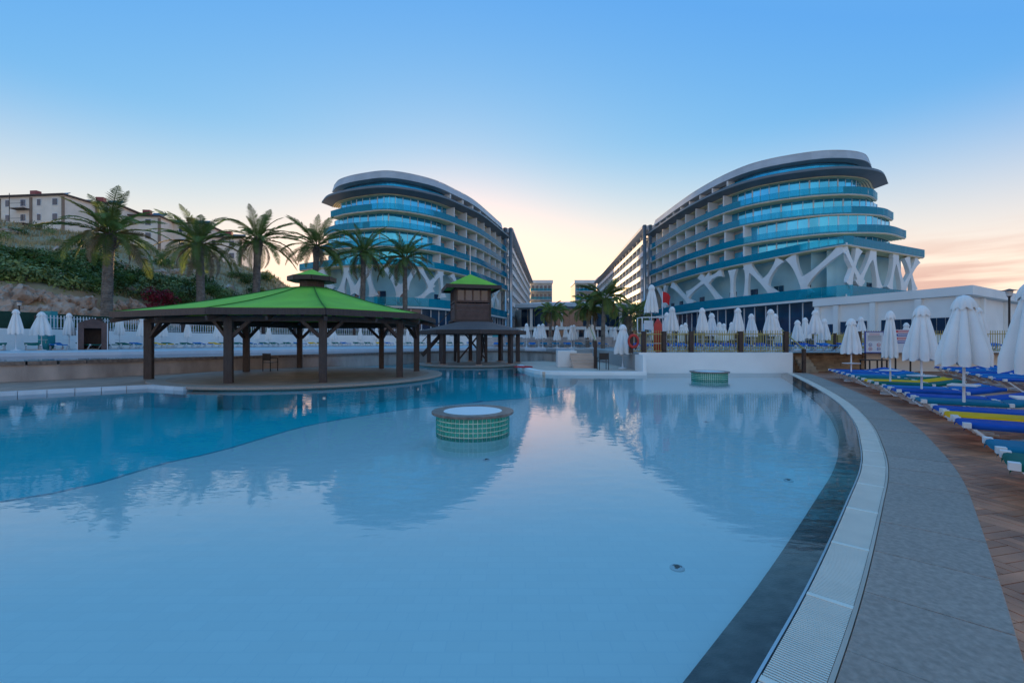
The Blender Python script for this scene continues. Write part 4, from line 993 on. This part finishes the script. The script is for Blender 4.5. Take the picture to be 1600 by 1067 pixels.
def palm(label, px, crown_y, Y, spread, trunk_w, base, kind='date', nf=44, group=None, seed=0):
    r = random.Random(seed); top = at(px, crown_y, Y); h = top.z-base
    t = thing('palm_tree', label, 'palm tree', (top.x, top.y, base), 0, group); me, tp = trunk_mesh(h, trunk_w*.5*1.08, trunk_w*.5*.88, seed, kind == 'date'); obj('trunk', me, 'palm_trunk', t)
    if kind == 'date':
        bt_ = MB()
        for _ in range(46):
            a = r.uniform(0,6.28); z = r.uniform(-1.3,.2); d = Vector((math.cos(a),math.sin(a),0)); q = tp+Vector((0,0,z))+d*trunk_w*.45; bt_.bar(q, q+d*r.uniform(.25,.5)+Vector((0,0,r.uniform(.15,.5))), .10, .04)
        stuff(bt_.build('leaf_bases', 'palm_trunk', t))
    for i in range(nf):
        u = (i+.5)/nf; el = R(86)-u**.85*R(118 if kind == 'date' else 100); az = i*2.39996+r.uniform(-.25,.25)
        m = 'frond_green' if kind == 'date' else 'frond_soft'
        if u > .9: m = 'frond_dry' if kind == 'date' else 'frond_yellow'
        elif kind == 'date' and .55 < u < .68 and r.random() < .6: m = 'frond_yellow'
        L_ = spread*r.uniform(.82,1.08)*(.8 if u > .88 else 1)*(.86 if u < .12 else 1)
        o = bpy.data.objects.new('frond', FR[kind, m][min(3, int(u*3.2)) if r.random() < .7 else r.randrange(4)]); C.objects.link(o); o.parent = t
        o.location = tp+Vector((math.cos(az)*.18, math.sin(az)*.18, .12*math.sin(el))); o.scale = (L_, L_*r.uniform(.9,1.15), L_); o.rotation_euler = (r.uniform(-.4,.4), -el, az)
    return t
GP = 'date palms in a row behind the white wall'
for i, (px, cy, Y, sp_, tw_, nf, lab) in enumerate(((166,366,40,4.9,.82,38,'tallest date palm, leftmost of the row, before the hillside'), (314,382,50,5.4,.82,36,'date palm second from left with yellow frond bases'), (400,377,57,5.5,.88,34,'date palm third from left, standing clear against the sky'),
    (490,385,67,6.0,.85,34,'date palm rising directly behind the gazebo cupola'), (566,396,70,6.2,.8,32,'date palm before the left hotel, left of a matching pair'), (633,404,74,6.0,.78,32,'date palm before the left hotel, rightmost of the row'))):
    palm(lab, px, cy, Y, sp_, tw_, .9, 'date', nf, GP, 20+i)
GQ = 'feathery palms between the hotels'
for i, (px, cy, Y, sp_, tw_, kd, nf, lab) in enumerate(((860,488,46,2.0,.28,'soft',16,'small feathery palm left of centre between the hotels'), (868,491,48,1.9,.26,'soft',15,'small feathery palm just behind another left of centre'),
    (918,484,40,2.1,.32,'soft',17,'feathery palm in the middle of the central clump'), (928,478,41,2.2,.32,'soft',17,'feathery palm at the back of the central clump'), (942,468,38,2.5,.34,'soft',19,'tallest feathery palm, right of the central clump'),
    (984,494,46,2.4,.4,'date',30,'dark spiky young palm left of the lifeguard chair'), (1000,490,50,2.4,.4,'date',28,'dark spiky young palm behind the lifeguard chair'))):
    palm(lab, px, cy, Y, sp_, tw_, TERR, kd, nf, GQ, 50+i)
# ------------------------------------------------------------------ houses on the ridge
def house(label, px0, px1, py_top, Y, dep, storeys, seed, yaw=0.):
    r = random.Random(seed); a, b = at(px0, py_top, Y), at(px1, py_top, Y); w = b.x-a.x; top = a.z; H_ = storeys*3.0; c = ((a.x+b.x)/2, Y)
    h = thing('house', label, 'house', (c[0], c[1], top-H_), yaw)
    piece('wall', 'house_wall', h, (0,dep/2,H_/2-3), (w,dep,H_+6)); 
    rf = piece('roof', 'roof_house', h, (0,dep/2,H_+.16), (w+.9,dep+.9,.3))
    n = max(2, int(w/3.4))
    for s in range(storeys):
        for i in range(n):
            x = -w/2+(i+.5)*w/n
            if (i+s*0) % 4 == 3:
                piece('balcony', 'roof_house', h, (x,-.6,s*3+.4), (w/n*.9,1.2,.15)); piece('balcony_rail', 'black_metal', h, (x,-1.18,s*3+1.35), (w/n*.9,.05,.06)); piece('balcony_post', 'black_metal', h, (x-w/n*.44,-1.18,s*3+1.9), (.08,.08,3.0))
            piece('window', 'window_dark', h, (x,-.03,s*3+1.75), (1.1 if i % 2 else .8,.12,1.25)); piece('window_frame', 'frame_white', h, (x,-.02,s*3+1.75), (1.3 if i % 2 else 1.0,.09,1.45))
    for i in range(n+1): 
        if i % 2 == 0: piece('trim', 'house_trim', h, (-w/2+i*w/n,-.05,H_/2-.1), (.55,.2,H_-.3))
    for k in range(3):
        x = -w*.3+k*w*.3
        if k == 1: piece('water_tank', 'tank_red', h, (x,dep*.3,H_+1.9), (1.5,1.0,.9))
        else:
            piece('solar_panel', 'solar_panel', h, (x,dep*.25,H_+1.2), (3.0,1.9,.08), rot=(R(38),0,0)); piece('panel_frame', 'silver', h, (x,dep*.33,H_+.8), (.08,.08,1.2))
    return h
house('long pale four storey house at the left edge of the ridge', -60, 108, 308, 92, 12, 4, 1, R(-6))
house('pale house with solar panels half hidden by the tallest palm', 100, 176, 318, 97, 12, 4, 2, R(8))
house('pale house with balconies between the first and second palms', 182, 246, 338, 102, 12, 4, 3, R(8))
house('pale house behind the second palm on the ridge', 250, 318, 350, 108, 12, 4, 4, R(6))
house('pale house farthest right on the ridge behind the palms', 322, 374, 372, 112, 12, 3, 5, R(10))
# ------------------------------------------------------------------ small things
# brown hut at left
hu = thing('hut', 'small dark brown hut with open doorway against the white wall', 'hut', (*[ (145-PX)/F*32.5, 32.5], TERR), R(38))
for sx in (-1,1): piece('side_wall', 'brown_board', hu, (sx*.75,.6,.95), (.08,1.3,1.9))
piece('back_wall', 'dark_wood', hu, (0,1.2,.95), (1.5,.06,1.9))
for sx in (-1,1): piece('door_jamb', 'brown_board', hu, (sx*.6,-.05,.95), (.28,.07,1.9)); piece('corner_trim', 'white_metal', hu, (sx*.79,-.07,.95), (.05,.05,1.9))
piece('lintel', 'brown_board', hu, (0,-.05,1.72), (.94,.07,.36))
obj('gable', mesh('g', [(-.8,-.09,1.9),(.8,-.09,1.9),(0,-.09,2.25),(-.8,1.25,1.9),(.8,1.25,1.9),(0,1.25,2.25)], [(0,1,2),(5,4,3),(0,2,5,3),(2,1,4,5)]), 'brown_board', hu)
for label, px, Y, w, hh in (('teal cabinet under the second parasol at left', 73, 31.6, .7, 1.05), ('teal cabinet behind the fence at left', 77, 34.6, .8, 2.9), ('teal cabinet by the wall behind the brown pavilion', 777, 60, 1.3, 2.0)):
    c = thing('cabinet', label, 'cabinet', ((px-PX)/F*Y, Y, TERR), 0); piece('body', 'teal_plastic', c, (0,0,hh/2), (w,.5,hh)); piece('door', 'teal_plastic', c, (-w*.02,-.26,hh/2), (w*.9,.03,hh*.92)); piece('handle', 'silver', c, (w*.35,-.29,hh*.55), (.03,.04,.2))
def lamp(label, px, head_y, Y, base):
    p = at(px, head_y, Y); l = thing('street_lamp', label, 'street lamp', (p.x,p.y,base)); h = p.z-base
    MB().lathe([(.09,0),(.09,.5),(.045,.6),(.045,h-.18),(.10,h-.12)], 12).build('post','black_metal',l); MB().lathe([(.11,h-.12),(.15,h+.14),(.13,h+.16)], 12).build('lantern','plastic_white',l); MB().lathe([(.33,h+.155),(.16,h+.20),(.03,h+.25)], 16).build('hood','black_metal',l)
lamp('black lantern post above the parasols at the right edge', 1577, 459, 23, TERR); lamp('lantern post before the boulders at far left', 30, 475, 34.5, TERR)
# lifeguard corner
lg = thing('lifeguard_chair', 'white tubular lifeguard chair behind the terrace fence', 'lifeguard chair', ((1017-PX)/F*24.6, 24.6, TERR))
for sx in (-1,1):
    for sy in (-1,1): piece('leg','white_metal',lg,(sx*.6,sy*.45,.95),(.05,.05,1.9))
    piece('arm','white_metal',lg,(sx*.6,0,1.88),(.05,.95,.05))
piece('seat','white_metal',lg,(0,0,1.05),(1.2,.9,.05)); piece('backrest','white_metal',lg,(0,.42,1.5),(.5,.04,.5)); piece('crossbar','white_metal',lg,(0,-.45,1.88),(1.2,.05,.05)); piece('footboard','white_metal',lg,(0,-.55,.5),(1.1,.3,.04))
parasol('tall closed white parasol rising over the lifeguard chair', (1018-PX)/F*25, 25.0, TERR, CAMH+(PY-446)/F*25-TERR, .42, 1.45)
rb_ = MB(); rb_.lathe([(.05,0),(.20,.1),(.22,.9),(.20,1.5),(.04,1.8)], 20); o = rb_.build('rescue_board', 'red_paint', None, ((1028-PX)/F*24.0, 24.0, TERR), smooth=True); o.scale = (1.1,.45,1.0); tag(o, 'upright red rescue board leaning beside the lifeguard chair', 'rescue board')
fl = thing('flag', 'red flag on a white pole beside the lifeguard chair', 'flag', ((1035-PX)/F*24.4, 24.4, TERR)); MB().tube([(0,0,0),(0,0,3.3)], .02, 8).build('pole','white_metal',fl)
v = []; f = []
for i in range(9):
    for j in range(6): u, w = i/8, j/5; v.append((.02+.42*u*(1-.15*w), .06*math.sin(u*7+w*2), 3.28-.30*u*u-.62*w*(1-.25*u)))
for i in range(8):
    for j in range(5): f.append((i*6+j, i*6+j+1, i*6+j+7, i*6+j+6))
obj('cloth', mesh('flag', v, f, True), 'red_cloth', fl)
lbq = MB()
for i in range(28):
    a0, a1 = 2*math.pi*i/28, 2*math.pi*(i+1)/28
n1, n2 = 32, 10; v = []; f = []
for i in range(n1):
    for j in range(n2):
        a, b = 2*math.pi*i/n1, 2*math.pi*j/n2; rr = .30+.075*math.cos(b); v.append((rr*math.cos(a)*.8, .06*math.sin(b), rr*math.sin(a)))
for i in range(n1):
    for j in range(n2): f.append((i*n2+j, i*n2+(j+1)%n2, ((i+1)%n1)*n2+(j+1)%n2, ((i+1)%n1)*n2+j))
o = obj('lifebuoy', mesh('lifebuoy', v, f, True), 'red_paint', None, ((990-PX)/F*23.1, 23.14, 1.62)); tag(o, 'red ring lifebuoy hung on the terrace fence', 'lifebuoy')
# stairs and rail beside the terrace
sr = thing('steps', 'low steps with brown rail post and yellow handrail by the white block', 'steps', (4.0,25.2,.13))
for i in range(5): piece('step', 'peach_paving', sr, (0,i*.3,.08+i*.15), (1.3,.32,.16+i*.02))
piece('rail_post','post_brown',sr,(.55,-.35,.75),(.16,.16,1.5)); MB().bar((.55,-.35,1.5),(.9,3.2,2.3),.05).build('handrail','fence_yellow',sr)
o = MB().box((0,0,.45),(1.1,1.1,.95)).build('pier_block', 'white_paint', None, (3.2,26.9,.13)); tag(o, 'white rendered block ending the curved grey wall', 'block')
sr2 = thing('steps', 'steps with a brown post and yellow handrail right of the terrace wall', 'steps', (14.9,23.4,.02))
for i in range(6): piece('step','tan_stone',sr2,(.1,i*.18-.5,.08+i*.16),(.7,.2,.16))
piece('rail_post','post_brown',sr2,(-.25,-.55,.6),(.14,.14,1.2)); MB().bar((-.25,-.55,1.2),(-.5,.9,2.2),.05).build('handrail','fence_yellow',sr2)
o = MB().lathe([(.5,0),(.55,.03),(.5,.06)], 20).build('cushion', 'red_cloth', None, (.62,25.2,.17)); tag(o, 'flat red pad lying on the white kerb near the pavilion', 'pad')
# far stone terrace between the hotels
ft = thing('far_terrace', 'long low grey stone terrace wall before the lobby', 'wall', (0,0,0))
for r in range(3):
    x = -2.5
    while x < 13:
        w = rg.uniform(.8,1.7); piece('stone', 'wall_stone', ft, (x+w/2, 46+rg.uniform(-.04,.04), TERR+.2+r*.34), (w-.03,.4,.32)); x += w
# notice boards behind the right parasols
nb = thing('notice_board', 'white pool rules board in a blue frame with safety symbols', 'notice board', ((1366-PX)/F*22.0, 22.0, .02))
piece('panel','sign_white',nb,(0,0,1.55),(.84,.03,.98)); 
for sx in (-1,1): piece('frame','sign_blue',nb,(sx*.44,-.003,1.55),(.04,.05,1.06)); piece('post','black_metal',nb,(sx*.4,.04,.53),(.05,.05,1.06))
for z in (1.05,2.05): piece('frame','sign_blue',nb,(0,-.003,z),(.92,.05,.04))
for i in range(7): piece('text_line','sign_red' if i < 2 else 'print_black',nb,(0,-.018,1.96-i*.055),(.5 if i < 2 else .66,.004,.016))
for i in range(4):
    x, z = -.2+.4*(i % 2), 1.42-.2*(i//2)
    k = MB(); k.lathe([(.085,-.003),(.085,.003)], 20); o = k.build('symbol','sign_red' if i in (1,2) else 'sign_blue',nb,(x,-.019,z)); o.rotation_euler = (R(90),0,0)
    k = MB(); k.lathe([(.06,-.003),(.06,.003)], 20); o = k.build('symbol_face','sign_white',nb,(x,-.023,z)); o.rotation_euler = (R(90),0,0); piece('symbol_mark','print_black',nb,(x,-.028,z),(.06,.004,.03))
n2_ = thing('banner', 'red blue and white striped banner behind the closed parasols', 'banner', ((1412-PX)/F*22.0, 22.0, .02))
piece('panel','sign_white',n2_,(0,0,1.6),(.8,.03,1.1))
for i, m in enumerate(('sign_red','sign_blue','sign_red','sign_blue')):
    piece('stripe',m,n2_,(0,-.018,2.06-i*.17),(.78,.006,.12)); piece('lettering','sign_white',n2_,(-.02,-.024,2.06-i*.17),(.56,.004,.035))
piece('post','black_metal',n2_,(-.36,.04,.55),(.05,.05,1.1)); piece('post','black_metal',n2_,(.36,.04,.55),(.05,.05,1.1))
def stool(label, x, y):
    s_ = thing('table', label, 'table', (x,y,.02))
    for sx in (-1,1):
        for sy in (-1,1): piece('leg','black_metal',s_,(sx*.4,sy*.28,.35),(.045,.045,.7))
    piece('top','black_metal',s_,(0,0,.71),(.9,.65,.04)); piece('shelf','black_metal',s_,(0,0,.25),(.8,.56,.03))
stool('black metal frame table under the notice board', 17.0, 21.4)

# lit lamps in the pool walls
em = bpy.data.materials.new('lamp_lens'); em.use_nodes = True; em.node_tree.nodes['Principled BSDF'].inputs['Emission Color'].default_value = (.85,.95,1,1); em.node_tree.nodes['Principled BSDF'].inputs['Emission Strength'].default_value = .2; MATS['lamp_lens'] = em
def pool_lamp(label, x, y, ang):
    t = thing('underwater_lamp', label, 'pool lamp', (x,y,-.34), ang); o = MB().lathe([(.07,0),(.07,.03)], 20).build('rim','plastic_white',t); o.rotation_euler = (R(90),0,0)
    o = MB().lathe([(.045,.028),(.04,.04)], 20).build('lens','lamp_lens',t); o.rotation_euler = (R(90),0,0)
for i, (x, y, a) in enumerate(((-24,6.0,R(39)),(-18.2,10.7,R(39)),(-14.0,14.2,R(39)))): pool_lamp(('lit underwater lamp in the left pool wall outside the frame side','lit underwater lamp in the left pool wall','lit underwater lamp in the left pool wall near the corner')[i], x+.12, y-.14, a)
for i, d in enumerate((-100,-62,-20)): pool_lamp(('lit underwater lamp under the front of the gazebo island','lit underwater lamp under the front right of the gazebo island','lit underwater lamp under the right side of the gazebo island')[i], -9+5.48*math.cos(R(d)), 20.4+5.48*math.sin(R(d)), R(d+90))
pool_lamp('lit underwater lamp under the pavilion island', -2.6+3.52*math.cos(R(-80)), 31.2+3.52*math.sin(R(-80)), R(10))
pool_lamp('lit underwater lamp below the far white kerb', 3.4, 21.68, 0)
